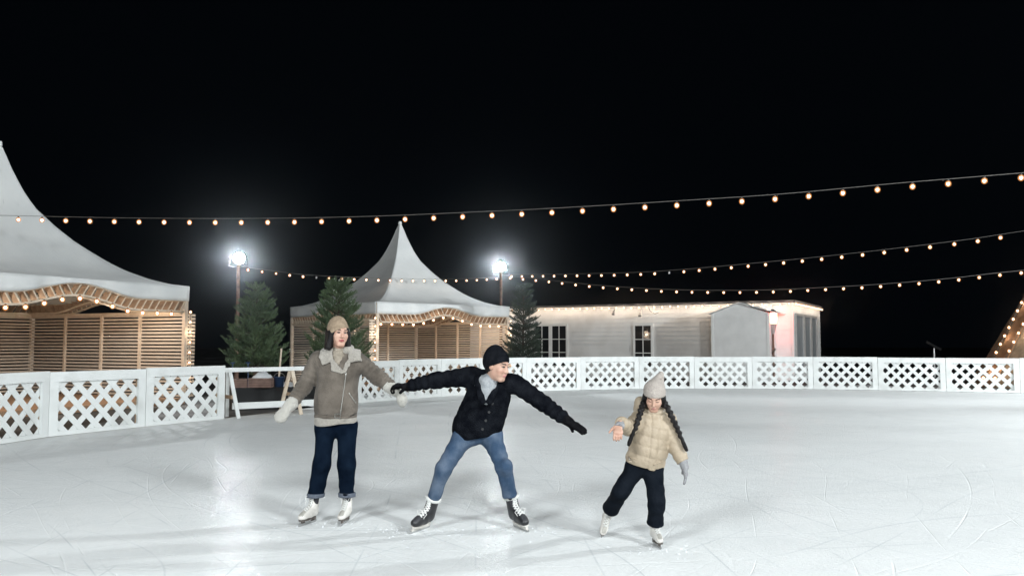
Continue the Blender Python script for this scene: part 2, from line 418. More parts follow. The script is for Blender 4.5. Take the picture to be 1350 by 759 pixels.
# ------------------------------------------------------------------ pagoda tents
PROF = [(0, 1), (.025, .93), (.07, .79), (.13, .645), (.184, .54), (.294, .405), (.39, .305), (.478, .232), (.57, .16), (.66, .103), (.784, .046), (.9, .012), (1, 0)]
def prof(u): return float(np.interp(u, [p[0] for p in PROF], [p[1] for p in PROF]))
def tent(name, label, c, e1, e2, Wd, H, ZT, walls, glabel, seed):
    """c: front corner; e1 along the open front; e2 inwards"""
    rr = random.Random(seed)
    t = thing(name, label, 'tent', c)
    def P(a, b, z): return c + e1 * a + e2 * b + Vector((0, 0, z))
    # membrane
    ctr = Wd / 2; NU, NS = 26, 28; vs = []; fs = []
    def S(side, q, u, lift=0.0):
        x, y = [(q, -1), (1, q), (-q, 1), (-1, -q)][side]
        bel = (1 - q * q) * .035 * math.sin(PI * min(1, u)) * ZT * .5 + .012 * math.sin(9 * q + 3 * side + 5 * u) * u * (1 - u)
        r_ = (1 - (1 - q * q) * .05 * math.sin(PI * u))
        return P(ctr + x * u * ctr * r_, ctr + y * u * ctr * r_, H + (ZT - H) * prof(u) - bel * .35 + lift)
    us = [0.012] + [.012 + (1 - .012) * (i / NU) ** 1.5 for i in range(1, NU + 1)]
    for u in us:
        ringp = []
        for s in range(4):
            for k in range(NS):
                q = k / NS * 2 - 1
                x, y = [(q, -1), (1, q), (-q, 1), (-1, -q)][s]
                # faces belly in a little between the corner ridges
                bel = (1 - q * q) * .035 * math.sin(PI * min(1, u * 1.0)) * ZT * .5 + .012 * math.sin(9 * q + 3 * s + 5 * u) * u * (1 - u)
                r_ = (1 - (1 - q * q) * .05 * math.sin(PI * u))
                ringp.append(P(ctr + x * u * ctr * r_, ctr + y * u * ctr * r_, H + (ZT - H) * prof(u) - bel * .35))
        vs += ringp
    n = NS * 4
    for i in range(len(us) - 1):
        for k in range(n): fs.append((i * n + k, i * n + (k + 1) % n, (i + 1) * n + (k + 1) % n, (i + 1) * n + k))
    fs.append(tuple(range(n)))
    roof = mesh_obj('canvas_roof', vs, fs, M['canvas'], t, None, True)
    mod = roof.modifiers.new('thick', 'SOLIDIFY'); mod.thickness = .012; mod.offset = -1
    for side in range(4):
        for q in (-1, -.34, .34):
            sm = MB(); sm.tube([S(side, q, .03 + .97 * i / 30, .004) for i in range(31)], .010 if q > -1 else .016, 5); sm.build('seam', M['seam'], roof)
    cp = MB(); cp.lathe([(.07, -.10), (.062, .0), (.055, .012)], P(ctr, ctr, ZT), 12); cp.build('roof_cap', M['canvas'], roof, True)
    def bump(u):
        x = (u - .5) / .27
        return .5 + .5 * math.cos(PI * x) if abs(x) < 1 else 0
    sides = {'front': (lambda a, k: P(a, k, 0)), 'right': (lambda a, k: P(Wd - k, a, 0)), 'back': (lambda a, k: P(Wd - a, Wd - k, 0)), 'left': (lambda a, k: P(k, Wd - a, 0))}
    Z = lambda z: Vector((0, 0, z))
    for sn, fn in sides.items():
        # valance: hangs from the eave, waved hem
        n_ = 60; vv = []; ff = []
        for i in range(n_ + 1):
            u = i / n_; a = u * Wd; zb = H - .37 + .27 * bump(u)
            for j in range(5):
                w_ = j / 4; wob = .018 * math.sin(u * 31 + seed) * w_ + .012 * math.sin(u * 67 + 2 * seed + j) * w_
                vv.append(fn(a, -.03 + wob) + Z(H + .01 - (H + .01 - zb) * w_))
        for i in range(n_):
            for j in range(4): ff.append((i * 5 + j, i * 5 + j + 1, (i + 1) * 5 + j + 1, (i + 1) * 5 + j))
        v = mesh_obj('valance', vv, ff, M['valance'], t, None, True)
        md = v.modifiers.new('thick', 'SOLIDIFY'); md.thickness = .008
        # wavy truss: a board of leaning slats between two bent battens
        b = MB()
        zc = lambda u: H - .37 + .27 * bump(u)
        N2 = 48
        top = [fn(i / N2 * (Wd - .24) + .12, .03) + Z(zc(i / N2) - .0) for i in range(N2 + 1)]
        low = [fn(i / N2 * (Wd - .24) + .12, .03) + Z(zc(i / N2) - .27) for i in range(N2 + 1)]
        for pl, hh in ((low, .045), (top, .03)):
            b = MB()
            for i in range(N2): b.bar(pl[i], pl[i + 1], .045, hh)
            b.build('arch_batten', M['batten'], t)
        b = MB()
        lowb = [fn(i / N2 * (Wd - .24) + .12, .40) + Z(zc(i / N2) - .25) for i in range(N2 + 1)]
        for i in range(N2): b.bar(lowb[i], lowb[i + 1], .03, .04)
        b.build('arch_batten', M['batten'], t)
        rg = MB(); fr_ = MB(); nr = 30
        for i in range(nr + 1):
            u = i / nr; lean = .07 * (1 if u < .5 else -1)
            a0 = .14 + u * (Wd - .28)
            p0 = fn(min(Wd - .1, max(.1, a0 - lean)), .06) + Z(zc(u) - .02); p1 = fn(min(Wd - .1, max(.1, a0 + lean)), .06) + Z(zc(u) - .245)
            q = (fn(a0, .27) - fn(a0, .06)); fr_.bar(p0 + (fn(a0, .04) - fn(a0, .06)), p1 + (fn(a0, .04) - fn(a0, .06)), .026, .02, fn(a0, 0) - fn(a0, 1))
            rg.box8([p1, p1 + q, p1 + q + (fn(a0 + .02, 0) - fn(a0, 0)), p1 + (fn(a0 + .02, 0) - fn(a0, 0)), p0, p0 + q, p0 + q + (fn(a0 + .02, 0) - fn(a0, 0)), p0 + (fn(a0 + .02, 0) - fn(a0, 0))])
        rg.build('arch_slats', M['lath'], t); fr_.build('front_slats', M['batten'], t)
        if sn in walls:
            sl = MB(); x0, x1 = .10, Wd - .10; z = .12
            while z < 2.2:
                j = rr.uniform(-.004, .004)
                sl.box8([fn(x0, .07) + Z(z + j), fn(x1, .07) + Z(z - j), fn(x1, .09) + Z(z - j), fn(x0, .09) + Z(z + j), fn(x0, .07) + Z(z + .052 + j), fn(x1, .07) + Z(z + .052 - j), fn(x1, .09) + Z(z + .052 - j), fn(x0, .09) + Z(z + .052 + j)])
                z += .09
            sl.build('slat_wall', M['slat'], t)
            for k in range(5):
                a = .12 + (Wd - .24) * k / 4
                if k in (0, 4): continue
                s2 = MB()
                s2.box8([fn(a - .035, .0925) + Z(.1), fn(a + .035, .0925) + Z(.1), fn(a + .035, .15) + Z(.1), fn(a - .035, .15) + Z(.1), fn(a - .035, .0925) + Z(2.3), fn(a + .035, .0925) + Z(2.3), fn(a + .035, .15) + Z(2.3), fn(a - .035, .15) + Z(2.3)])
                s2.build('stud', M['stud'], t)
            rl = MB(); rl.box8([fn(.1, .06) + Z(2.235), fn(Wd - .1, .06) + Z(2.235), fn(Wd - .1, .16) + Z(2.235), fn(.1, .16) + Z(2.235), fn(.1, .06) + Z(2.31), fn(Wd - .1, .06) + Z(2.31), fn(Wd - .1, .16) + Z(2.31), fn(.1, .16) + Z(2.31)])
            rl.build('top_rail', M['stud'], t)
    for a, b_ in ((0, 0), (1, 0), (1, 1), (0, 1)):
        x = .05 + a * (Wd - .1); y = .05 + b_ * (Wd - .1)
        p = MB()
        p.bar(P(x, y, 0), P(x, y, H - .03), .1, .1, e1); p.build('post', M['trim'] if False else M['stud'], t)
    # short slatted wings beside the open front
    for sgn, a in ((-1, 0), (1, Wd)):
        wg = MB(); z = .12
        a0, a1 = (a - .26, a - .02) if sgn < 0 else (a + .02, a + .26)
        while z < 2.2:
            wg.box8([P(a0, .02, z), P(a1, .02, z), P(a1, .05, z), P(a0, .05, z), P(a0, .02, z + .058), P(a1, .02, z + .058), P(a1, .05, z + .058), P(a0, .05, z + .058)]); z += .09
        wg.box8([P(a0 + .1, .052, .1), P(a0 + .15, .052, .1), P(a0 + .15, .09, .1), P(a0 + .1, .09, .1), P(a0 + .1, .052, 2.25), P(a0 + .15, .052, 2.25), P(a0 + .15, .09, 2.25), P(a0 + .1, .09, 2.25)])
        wg.build('slat_wing', M['stud'], t)
    dk = MB(); dk.box8([P(.02, .02, -.05), P(Wd - .02, .02, -.05), P(Wd - .02, Wd - .02, -.05), P(.02, Wd - .02, -.05), P(.02, .02, .09), P(Wd - .02, .02, .09), P(Wd - .02, Wd - .02, .09), P(.02, Wd - .02, .09)])
    dk.build('deck', M['deck'], t)
    # lights: along the front arch and up the corner posts
    low = [P(.15 + i / 60 * (Wd - .3), -.03, H - .37 + .27 * bump(i / 60) - .30) for i in range(61)]
    string_light('string_light', glabel[0], low, .43, .038, .045, .006, group='string lights along the tent arches', lamps=6, watt=24, push=e2 * .75 + Vector((0, 0, -.22)))
    string_light('string_light', glabel[1], [P(Wd + .06, -.02, 2.3 - .1 * i) for i in range(23)], .26, .028, 0, .006, group='string lights up the tent corners', sockets=False, lamps=2, watt=3, push=-e2 * .1)
    string_light('string_light', glabel[2], [P(-.06, -.02, 2.3 - .1 * i) for i in range(23)], .26, .028, 0, .006, group='string lights up the tent corners', sockets=False, lamps=2, watt=3, push=-e2 * .1)
    return P
a1 = R(42.5); e1 = Vector((math.cos(a1), math.sin(a1), 0)); e2 = Vector((-math.sin(a1), math.cos(a1), 0))
cm = Vector((-4.38, 26.98, 0)); cm.z = 0
tent('pagoda_tent', 'white peaked tent on slatted timber walls standing between two pines', cm, e1, e2, 5.8, 2.82, 6.02, ('left', 'back', 'right'),
     ['warm bulbs along the wavy arch of the middle tent', 'bulbs up the tent corner beside the dark pine behind the man', 'bulbs up the tent corner beside the shoulder of the woman'], 1)
ein = Vector((-.896, .4435, 0)).normalized(); ed = Vector((.4435, .896, 0)).normalized()
cl = Vector((-8.376, 21.58, 0)) - ed * 6.25
tent('pagoda_tent', 'big white peaked tent cut off by the left picture edge', cl, ed, ein, 6.25, 2.95, 6.42, ('right', 'back'),
     ['warm bulbs along the wavy arch of the big left tent', 'bulbs up the right hand corner of the big left tent', 'bulbs up the near corner of the big left tent outside the picture'], 2)

# ------------------------------------------------------------------ white modular building
BH = 3.2
Rc = W(1046, 470, 34.2); Rc.z = 0
eL = Vector((-.876, .482, 0)).normalized(); eO = Vector((-eL.y, eL.x, 0)); 
if eO.y > 0: eO = -eO
bt = thing('lounge_building', 'long low white clapboard building with glass doors and lights along its roof edge', 'building', Rc)
def B(a, k, z): return Rc + eL * a + eO * k + Vector((0, 0, z))
def boards(mb, p, q, z0, z1, nrm, pitch=.19):
    z = z0
    while z < z1 - .01:
        t_ = min(z1, z + pitch); a, b_ = p + Vector((0, 0, z)), q + Vector((0, 0, z)); c_, d_ = p + Vector((0, 0, t_)), q + Vector((0, 0, t_))
        mb.add([a + nrm * .019, b_ + nrm * .019, d_ + nrm * .006, c_ + nrm * .006, a, b_], [(0, 1, 2, 3), (0, 4, 5, 1)]); z = t_
LB, DB = 15.5, 7.0
w = MB()
w.box8([B(0, -DB, -.05), B(LB, -DB, -.05), B(LB, 0, -.05), B(0, 0, -.05), B(0, -DB, BH - .05), B(LB, -DB, BH - .05), B(LB, 0, BH - .05), B(0, 0, BH - .05)])
boards(w, B(0, 0, 0), B(LB, 0, 0), .3, BH - .06, eO); boards(w, B(0, -DB, 0), B(0, 0, 0), .3, BH - .06, -eL)
w.build('wall', M['siding'], bt)
rf = MB(); rf.box8([B(-.12, -DB - .1, BH - .05), B(LB + .1, -DB - .1, BH - .05), B(LB + .1, .14, BH - .05), B(-.12, .14, BH - .05), B(-.12, -DB - .1, BH + .04), B(LB + .1, -DB - .1, BH + .04), B(LB + .1, .14, BH + .04), B(-.12, .14, BH + .04)])
rf.build('roof', M['dark_trim'], bt)
cn = MB(); cn.box8([B(-.035, -.06, .2), B(.06, -.06, .2), B(.06, .035, .2), B(-.035, .035, .2), B(-.035, -.06, BH - .06), B(.06, -.06, BH - .06), B(.06, .035, BH - .06), B(-.035, .035, BH - .06)])
cn.build('corner_trim', M['trim'], bt)
def apx(px, py): q = onplane(px, py, Rc, eO) - Rc; return q.dot(eL), q.z
def glazed(name, px0, px1, pt, cols, rows, frames, handle_side=None, zb=.35, mw=.035, label=None):
    a0, zt = apx(px1, pt); a1_, _ = apx(px0, pt)
    f = MB(); k0, k1 = .024, .075
    def bx(mb, x0, x1, z0, z1, kk0, kk1): mb.box8([B(x0, kk0, z0), B(x1, kk0, z0), B(x1, kk1, z0), B(x0, kk1, z0), B(x0, kk0, z1), B(x1, kk0, z1), B(x1, kk1, z1), B(x0, kk1, z1)])
    fr = .09
    bx(f, a0, a0 + fr, zb, zt, k0, k1); bx(f, a1_ - fr, a1_, zb, zt, k0, k1); bx(f, a0 + fr, a1_ - fr, zt - fr, zt, k0, k1 - .002); bx(f, a0 + fr, a1_ - fr, zb, zb + fr, k0, k1 - .002)
    lw = (a1_ - a0 - 2 * fr) / frames
    for q in range(1, frames): bx(f, a0 + fr + q * lw - .09, a0 + fr + q * lw + .09, zb + fr, zt - fr, k0, k1 - .004)
    fo = f.build(name, M['trim'], bt)
    gl = MB(); bx(gl, a0 + fr, a1_ - fr, zb + fr, zt - fr, .024, .04); gl.build('pane', M['glass'], fo)
    mu = MB()
    for q in range(frames):
        x0 = a0 + fr + q * lw + (.09 if q else 0); x1 = a0 + fr + (q + 1) * lw - (.09 if q < frames - 1 else 0)
        for c_ in range(1, cols): xx = x0 + (x1 - x0) * c_ / cols; bx(mu, xx - mw / 2, xx + mw / 2, zb + fr, zt - fr, .041, .06)
        for r_ in range(1, rows): zz = zb + fr + (zt - zb - 2 * fr) * r_ / rows; bx(mu, x0, x1, zz - mw / 2, zz + mw / 2, .0415, .062)
    mu.build('glazing_bar', M['trim'], fo)
    if handle_side is not None:
        xh = handle_side(a0, a1_, lw); h = MB()
        h.tube([B(xh, .07, 1.15), B(xh, .12, 1.15), B(xh, .12, 1.4), B(xh, .07, 1.4)], .016, 6); h.build('handle', M['trim'], fo)
glazed('double_door', 704, 749, 427, 2, 3, 2, lambda a0, a1_, lw: (a0 + a1_) / 2 + .03)
glazed('glass_door', 835, 861, 426.5, 2, 3, 1, lambda a0, a1_, lw: a1_ - .05)
# end wall: tall windows
for k0_, k1_ in ((.35, 2.2), (2.35, 4.0), (4.15, 5.7)):
    f = MB()
    def ex(mb, y0, y1, z0, z1, o0, o1): mb.box8([B(-o0, -y0, z0), B(-o0, -y1, z0), B(-o1, -y1, z0), B(-o1, -y0, z0), B(-o0, -y0, z1), B(-o0, -y1, z1), B(-o1, -y1, z1), B(-o1, -y0, z1)])
    ex(f, k0_, k0_ + .1, .35, 2.72, .024, .09); ex(f, k1_ - .1, k1_, .35, 2.72, .024, .09); ex(f, k0_ + .1, k1_ - .1, 2.62, 2.72, .024, .088); ex(f, k0_ + .1, k1_ - .1, .35, .45, .024, .088)
    fo = f.build('tall_window', M['grey_trim'], bt)
    gl = MB(); ex(gl, k0_ + .1, k1_ - .1, .45, 2.62, .024, .05); gl.build('pane', M['curtain_glass'], fo)
# gabled porch in front
pf = 1.5
def pxa(px, py):
    q = onplane(px, py, Rc + eO * pf, eO) - Rc; return q.dot(eL), q.z
aR, zE = pxa(1012.5, 412); aL, _ = pxa(939, 412); aP, zP = pxa(974, 399.5)
pt_ = thing('porch', 'small white gabled porch standing against the front of the long building', 'porch', B((aL + aR) / 2, pf, 0))
w = MB()
poly = [B(aR, pf, -.05), B(aL, pf, -.05), B(aL, pf, zE), B(aP, pf, zP), B(aR, pf, zE)]
w.prism(poly, -eO * (pf - .03))
z = .3
while z < zE - .1:                       # cladding boards on the front
    w.add([B(aR, pf + .018, z), B(aL, pf + .018, z), B(aL, pf + .004, z + .145), B(aR, pf + .004, z + .145), B(aR, pf, z), B(aL, pf, z)], [(0, 1, 2, 3), (0, 4, 5, 1)]); z += .145
w.build('wall', M['annex'], pt_)
for (s0, z0_), (s1, z1_) in (((aL + .12, zE - .03), (aP, zP)), ((aP, zP), (aR - .40, zE - .05))):
    rf = MB(); rf.box8([B(s0, .03, z0_ + .005), B(s1, .03, z1_ + .005), B(s1, pf + .1, z1_ + .005), B(s0, pf + .1, z0_ + .005), B(s0, .03, z0_ + .035), B(s1, .03, z1_ + .035), B(s1, pf + .1, z1_ + .035), B(s0, pf + .1, z0_ + .035)])
    rf.build('roof_slope', M['annex'], pt_)
for s in (aR, aL):
    ct = MB(); ct.box8([B(s - .05, pf - .05, .2), B(s + .05, pf - .05, .2), B(s + .05, pf + .026, .2), B(s - .05, pf + .026, .2), B(s - .05, pf - .05, zE - .02), B(s + .05, pf - .05, zE - .02), B(s + .05, pf + .026, zE - .02), B(s - .05, pf + .026, zE - .02)])
    ct.build('corner_trim', M['trim'], pt_)
# lights along the roof edge
string_light('string_light', 'row of warm bulbs tight under the front roof edge of the long building', [B(.1 + i * .35, .17, BH - .09 - .05 * abs(math.sin(i * .9))) for i in range(43)], .36, .034, .02, .006, group='string lights along the roof edge', sockets=False, lamps=21, watt=7.5, push=eO * .07 + Vector((0, 0, .0)))
string_light('string_light', 'dense bulbs under the end roof edge above the tall windows', [B(-.16, .1 - i * .3, BH - .1) for i in range(24)], .22, .034, .02, .006, group='string lights along the roof edge', sockets=False, lamps=8, watt=6, push=-eL * .09)
# a few lamps and cables on the front wall
for px, py, lab in ((811, 411, 'unlit spotlight hanging under the roof between the two glass doors'), (846, 413, 'unlit spotlight hanging under the roof above the single glass door')):
    a, z = apx(px, py); s = thing('spotlight', lab, 'spotlight', B(a, .2, z), 'unlit spotlights under the roof')
    h = MB(); h.tube([B(a, .2, z + .02), B(a - .02, .3, z - .12)], [.05, .075], 10); h.build('head', M['grey_trim'], s)
    br = MB(); br.tube([B(a, .03, BH - .2), B(a, .15, BH - .25), B(a, .2, z + .04)], .015, 6); br.build('bracket', M['dark_trim'], s)
a, z = apx(856, 409)
cb = MB(); cb.tube([B(a, .06, z + .1), B(a - .1, .1, z - .06), B(a - .3, .1, z - .16), B(a - .45, .06, z - .1)], .012, 5)
tag(cb.build('cable', M['wire']), 'loose cable dangling under the roof beside the spotlight', 'cable')
# red lamp on a slim post right of the porch
lp = onplane(1018.8, 420, Rc + eO * .9, eO); base = Vector((lp.x, lp.y, 0))
t = thing('lamp_post', 'red glowing lantern on a slim post wound with garland beside the porch', 'lamp post', base)
p = MB(); p.tube([base + Vector((0, 0, -.06)), base + Vector((0, 0, lp.z - .55))], .045, 8); p.build('post', M['rust'], t)
p = MB(); p.lathe([(.05, -.62), (.09, -.5), (.15, -.26), (.17, -.24), (.17, -.21)], lp, 8); p.build('collar', M['grey_trim'], t)
p = MB(); p.lathe([(.15, -.2), (.18, 0), (.18, .22), (.15, .24)], lp, 8); p.build('lantern', M['red_lamp'], t)
p = MB(); p.lathe([(.2, .245), (.2, .27), (.04, .38)], lp, 8); p.build('cap', M['dark_trim'], t)
gv = MB(); rr = random.Random(4)
pts = [base + Vector((.07 * math.cos(i * .9), .07 * math.sin(i * .9), .3 + i * .045)) for i in range(24)]
gv.tube(pts, .012, 5)
for q in pts:
    for j in range(14):
        d = Vector((rr.gauss(0, 1), rr.gauss(0, 1), rr.gauss(0, .7))).normalized() * rr.uniform(.05, .12); s_ = d.orthogonal().normalized() * .008
        gv.add([q - s_, q + s_, q + d], [(0, 1, 2)])
gv.build('garland', M['needle_dark'], t)
la = bpy.data.lights.new('lantern_lamp', 'POINT'); la.energy = 32; la.color = (1, .10, .08); la.shadow_soft_size = .15
lo = bpy.data.objects.new('lantern_lamp', la); COL.objects.link(lo); lo.parent = t; lo.location = lp - base - eL * .32 + Vector((0, 0, .05))

# ------------------------------------------------------------------ tepee and post at the right
Rt, Ht = 3.0, 5.15; tc_ = Vector((19.75, 29.9, 0))
t = thing('tepee', 'brown canvas tepee outlined with lights at the right picture edge', 'tepee', tc_)
vs, fs = [], []; NT, NR = 72, 30
rr = random.Random(12)
for i in range(NR + 1):
    u = i / NR
    for k in range(NT):
        an = 2 * PI * k / NT
        r = Rt * (1 - u * .96) * (1 + .012 * math.cos(an * 12) * (1 - u) + .006 * math.sin(an * 29 + u * 17))
        vs.append(tc_ + Vector((r * math.cos(an), r * math.sin(an), -.05 + Ht * u)))
for i in range(NR):
    for k in range(NT): fs.append((i * NT + k, i * NT + (k + 1) % NT, (i + 1) * NT + (k + 1) % NT, (i + 1) * NT + k))
mesh_obj('cover', vs, fs, M['thatch'], t, None, True)
for an in (R(183), R(232)):
    b = MB(); n = 16
    if an < R(200):
        for i in range(n):
            f0, f1 = i / n, (i + 1) / n
            q = lambda f, da, o: tc_ + Vector(((Rt * (1 - f * .96) * 1.0 + o) * math.cos(an + da), (Rt * (1 - f * .96) + o) * math.sin(an + da), -.03 + Ht * f))
            wd_ = lambda f: .17 / max(.35, (1 - f * .9))
            b.box8([q(f0, 0, .03), q(f0, wd_(f0), .03), q(f0, wd_(f0), .09), q(f0, 0, .09), q(f1, 0, .03), q(f1, wd_(f1), .03), q(f1, wd_(f1), .09), q(f1, 0, .09)])
        b.build('edge_band', M['edge_board'], t)
for pt2 in range(6):
    an = pt2 * PI / 3 + .2; b = MB(); b.tube([tc_ + Vector((.2 * math.cos(an), .2 * math.sin(an), Ht * .93)), tc_ + Vector((-.22 * math.cos(an), -.22 * math.sin(an), Ht + .55))], .035, 6); b.build('pole', M['rust'], t)
def tp(an, f, o): return tc_ + Vector(((Rt * (1 - f * .96) + o) * math.cos(an), (Rt * (1 - f * .96) + o) * math.sin(an), -.03 + Ht * f))
string_light('string_light', 'lights down the outer edge of the tepee against the black sky', [tp(R(181) , i / 24, .14) for i in range(24)], .34, .040, 0, .008, group='string lights on the tepee', sockets=False, lamps=4, watt=4, push=(-.1, -.15, 0))
string_light('string_light', 'second row of lights on the tepee cover just inside its edge band', [tp(R(181) + .19 / max(.35, 1 - i / 24 * .9), i / 24, .14) for i in range(24)], .36, .040, 0, .008, group='string lights on the tepee', sockets=False, lamps=4, watt=4, push=(-.1, -.15, 0))
q = W(1231.5, 459, 38.0)
tpost = thing('tee_post', 'grey T-shaped metal post standing behind the fence left of the tepee', 'post', (q.x, q.y, 0))
b = MB(); b.tube([(q.x, q.y, -.06), (q.x, q.y, q.z)], .045, 8); b.build('stem', M['steel'], tpost)
b = MB(); b.bar((q.x - .36, q.y, q.z + .3), (q.x + .30, q.y, q.z - .06), .09, .1); b.build('crossbar', M['steel'], tpost)

# ------------------------------------------------------------------ floodlights
def flood(name, label, x, y, h, target, power, size, visible=True, dh=.36, col=(.925, .98, 1.0), angle=150, group='floodlights on poles round the rink', lens=1.0):
    t = thing('floodlight', label, 'floodlight', (x, y, 0), group)
    p = MB(); p.tube([(x, y, -.06), (x, y, h * .5), (x, y, h + .05)], [.07, .06, .05], 10); p.build('pole', M['rust'], t)
    d = (Vector(target) - Vector((x, y, h))).normalized(); s = d.cross(Vector((0, 0, 1))).normalized(); u = s.cross(d)
    c = Vector((x, y, h + .28)) 
    def disc(mb, k0, k1, r0, r1, n=20):
        ra = [c + d * k0 + (s * math.cos(2 * PI * k / n) + u * math.sin(2 * PI * k / n)) * r0 for k in range(n)]
        rb = [c + d * k1 + (s * math.cos(2 * PI * k / n) + u * math.sin(2 * PI * k / n)) * r1 for k in range(n)]
        mb.add(ra + rb, [tuple(range(n))[::-1], tuple(range(n, 2 * n))] + [(k, (k + 1) % n, n + (k + 1) % n, n + k) for k in range(n)])
    hd = MB(); disc(hd, -.10, .07, .15, .205)
    for k in range(-3, 4): hd.obox(c - d * .13 + s * (.045 * k), s * .006, u * .12, d * .03)
    ho = hd.build('housing', M['black_metal'], t)
    le = MB(); disc(le, .072, .085, .18, .18); le.build('lens', M['flood_lens'], ho)
    br = MB(); br.tube([c + s * .28, c + s * .28 - u * .26, c - s * .28 - u * .26, c - s * .28], .018, 6); br.build('bracket', M['black_metal'], t)
    la = bpy.data.lights.new('floodlight_lamp', 'SPOT'); la.energy = power; la.spot_size = R(angle); la.spot_blend = .6; la.shadow_soft_size = size; la.color = col
    lo = bpy.data.objects.new('floodlight_lamp', la); COL.objects.link(lo); lo.parent = t
    lo.location = c + d * (.12 ) - Vector((x, y, 0)); lo.rotation_euler = d.to_track_quat('-Z', 'Y').to_euler()
    return t
PL = W(314.5, 351, 26.0); PR = W(660.5, 362, 31.9)
flood('left', 'glaring white floodlight on a rusty pole left of the near pine', PL.x, PL.y, PL.z - .02, (0, 6, 0), 1900, .1)
flood('right', 'glaring white floodlight on a pole behind the right corner of the middle tent', PR.x, PR.y, PR.z + .02, (2, -10, 4.6), 1900, .1, angle=96)
KEY = Vector((17.5, 12.6, 7.0))
flood('key', 'tall floodlight pole beyond the right end of the rink', KEY.x, KEY.y, KEY.z, (1, 8, 0), 9000, .4)
flood('front', 'floodlight pole behind the photographer on the left', -7.0, -5.0, 7.2, (-1, 15, 0), 5300, 1.3)
flood('front', 'floodlight pole behind the photographer on the right', 10.0, -5.5, 7.4, (4, 15, 0), 9400, 1.3)
flood('front', 'added unseen fill floodlight on a pole straight behind the photographer', 1.5, -9.0, 7.6, (2, 14, 0), 6400, 1.3)  # added fill lamp out of view, thins the shadows of the others
flood('bend', 'floodlight pole beyond the right bend of the rink lighting the long building', 21.0, 15.5, 6.4, (8, 34, 2), 13000, .5, angle=84)

# the long strings over the rink
def mast(p, h, label):
    t = thing('light_mast', label, 'pole', (p.x, p.y, 0)); b = MB(); b.tube([(p.x, p.y, -.06), (p.x, p.y, h)], [.06, .04], 8); b.build('pole', M['rust'], t)
sA = W(-140, 282, 18.6); sB = Vector((KEY.x, KEY.y, 4.45))
mast(sA, sA.z + .1, 'thin mast outside the left picture edge holding the top string')
def strline(pa, pb, pxs, n=60):         # cable in the vertical plane pa-pb passing the given pixels
    pl = (pb - pa).cross(Vector((0, 0, 1))).normalized(); pts = [onplane(px, py, pa, pl) for px, py in pxs]
    a, b = pts[-2], pts[-1]             # let the cable run on straight to its end
    if pb is sB: pb.z = b.z + (b.z - a.z) * ((pb - b).to_2d().length / (b - a).to_2d().length)
    return pts
def smooth(pts, n=8):
    res = []
    for i in range(len(pts) - 1):
        p0, p1, p2, p3 = pts[max(i - 1, 0)], pts[i], pts[i + 1], pts[min(i + 2, len(pts) - 1)]
        for k in range(n):
            t = k / n; res.append(.5 * ((2 * p1) + (p2 - p0) * t + (2 * p0 - 5 * p1 + 4 * p2 - p3) * t * t + (3 * p1 - p0 - 3 * p2 + p3) * t ** 3))
    return res + [pts[-1]]
s1 = [sA] + strline(sA, sB, [(0, 284), (150, 287), (318, 288), (475, 285.5), (636, 279), (765, 272.5), (897, 264.5), (1033, 255.5), (1178, 242), (1323, 230)]) + [sB.copy()]
string_light('string_light', 'highest string of bulbs crossing the whole sky over the rink', smooth(s1),   .585, .034, .085, .0055, start=.3, group='long string lights over the rink', wire='pale_wire')
s2 = [PL] + strline(PL, PR, [(353, 356), (410, 362.5), (500, 366.5), (570, 367.5), (620, 367)]) + [PR - Vector((0, 0, .08))]
string_light('string_light', 'string of bulbs between the two glaring floodlights, crossing the middle tent', smooth(s2), .455, .032, .075, .0055, skip=(5,), start=.3, group='long string lights over the rink', wire='pale_wire')
s3 = [PR] + strline(PR, sB, [(735, 361), (800, 360), (866, 357.5), (964, 349.5), (1084, 338), (1187, 326.5), (1283, 314.5), (1345, 305)]) + [sB.copy()]
string_light('string_light', 'string of bulbs climbing from the right floodlight to the right edge, middle of three', smooth(s3), .56, .032, .075, .0055, start=.6, skip=(13,), group='long string lights over the rink', wire='pale_wire')
sD = Vector((19.5, 22, 4.0)); mast(sD, 4.1, 'thin mast outside the right picture edge holding the lowest string')
s4 = [PR + Vector((0, 0, -.02))] + strline(PR, sD, [(720, 368.5), (790, 376), (870, 381), (940, 382.5), (1010, 382), (1080, 379), (1160, 374.5), (1250, 367), (1345, 356.5)]) + [sD]
string_light('string_light', 'lowest string of bulbs sagging over the roof of the long white building', smooth(s4), .54, .034, .075, .0055, start=.4, group='long string lights over the rink', wire='pale_wire')
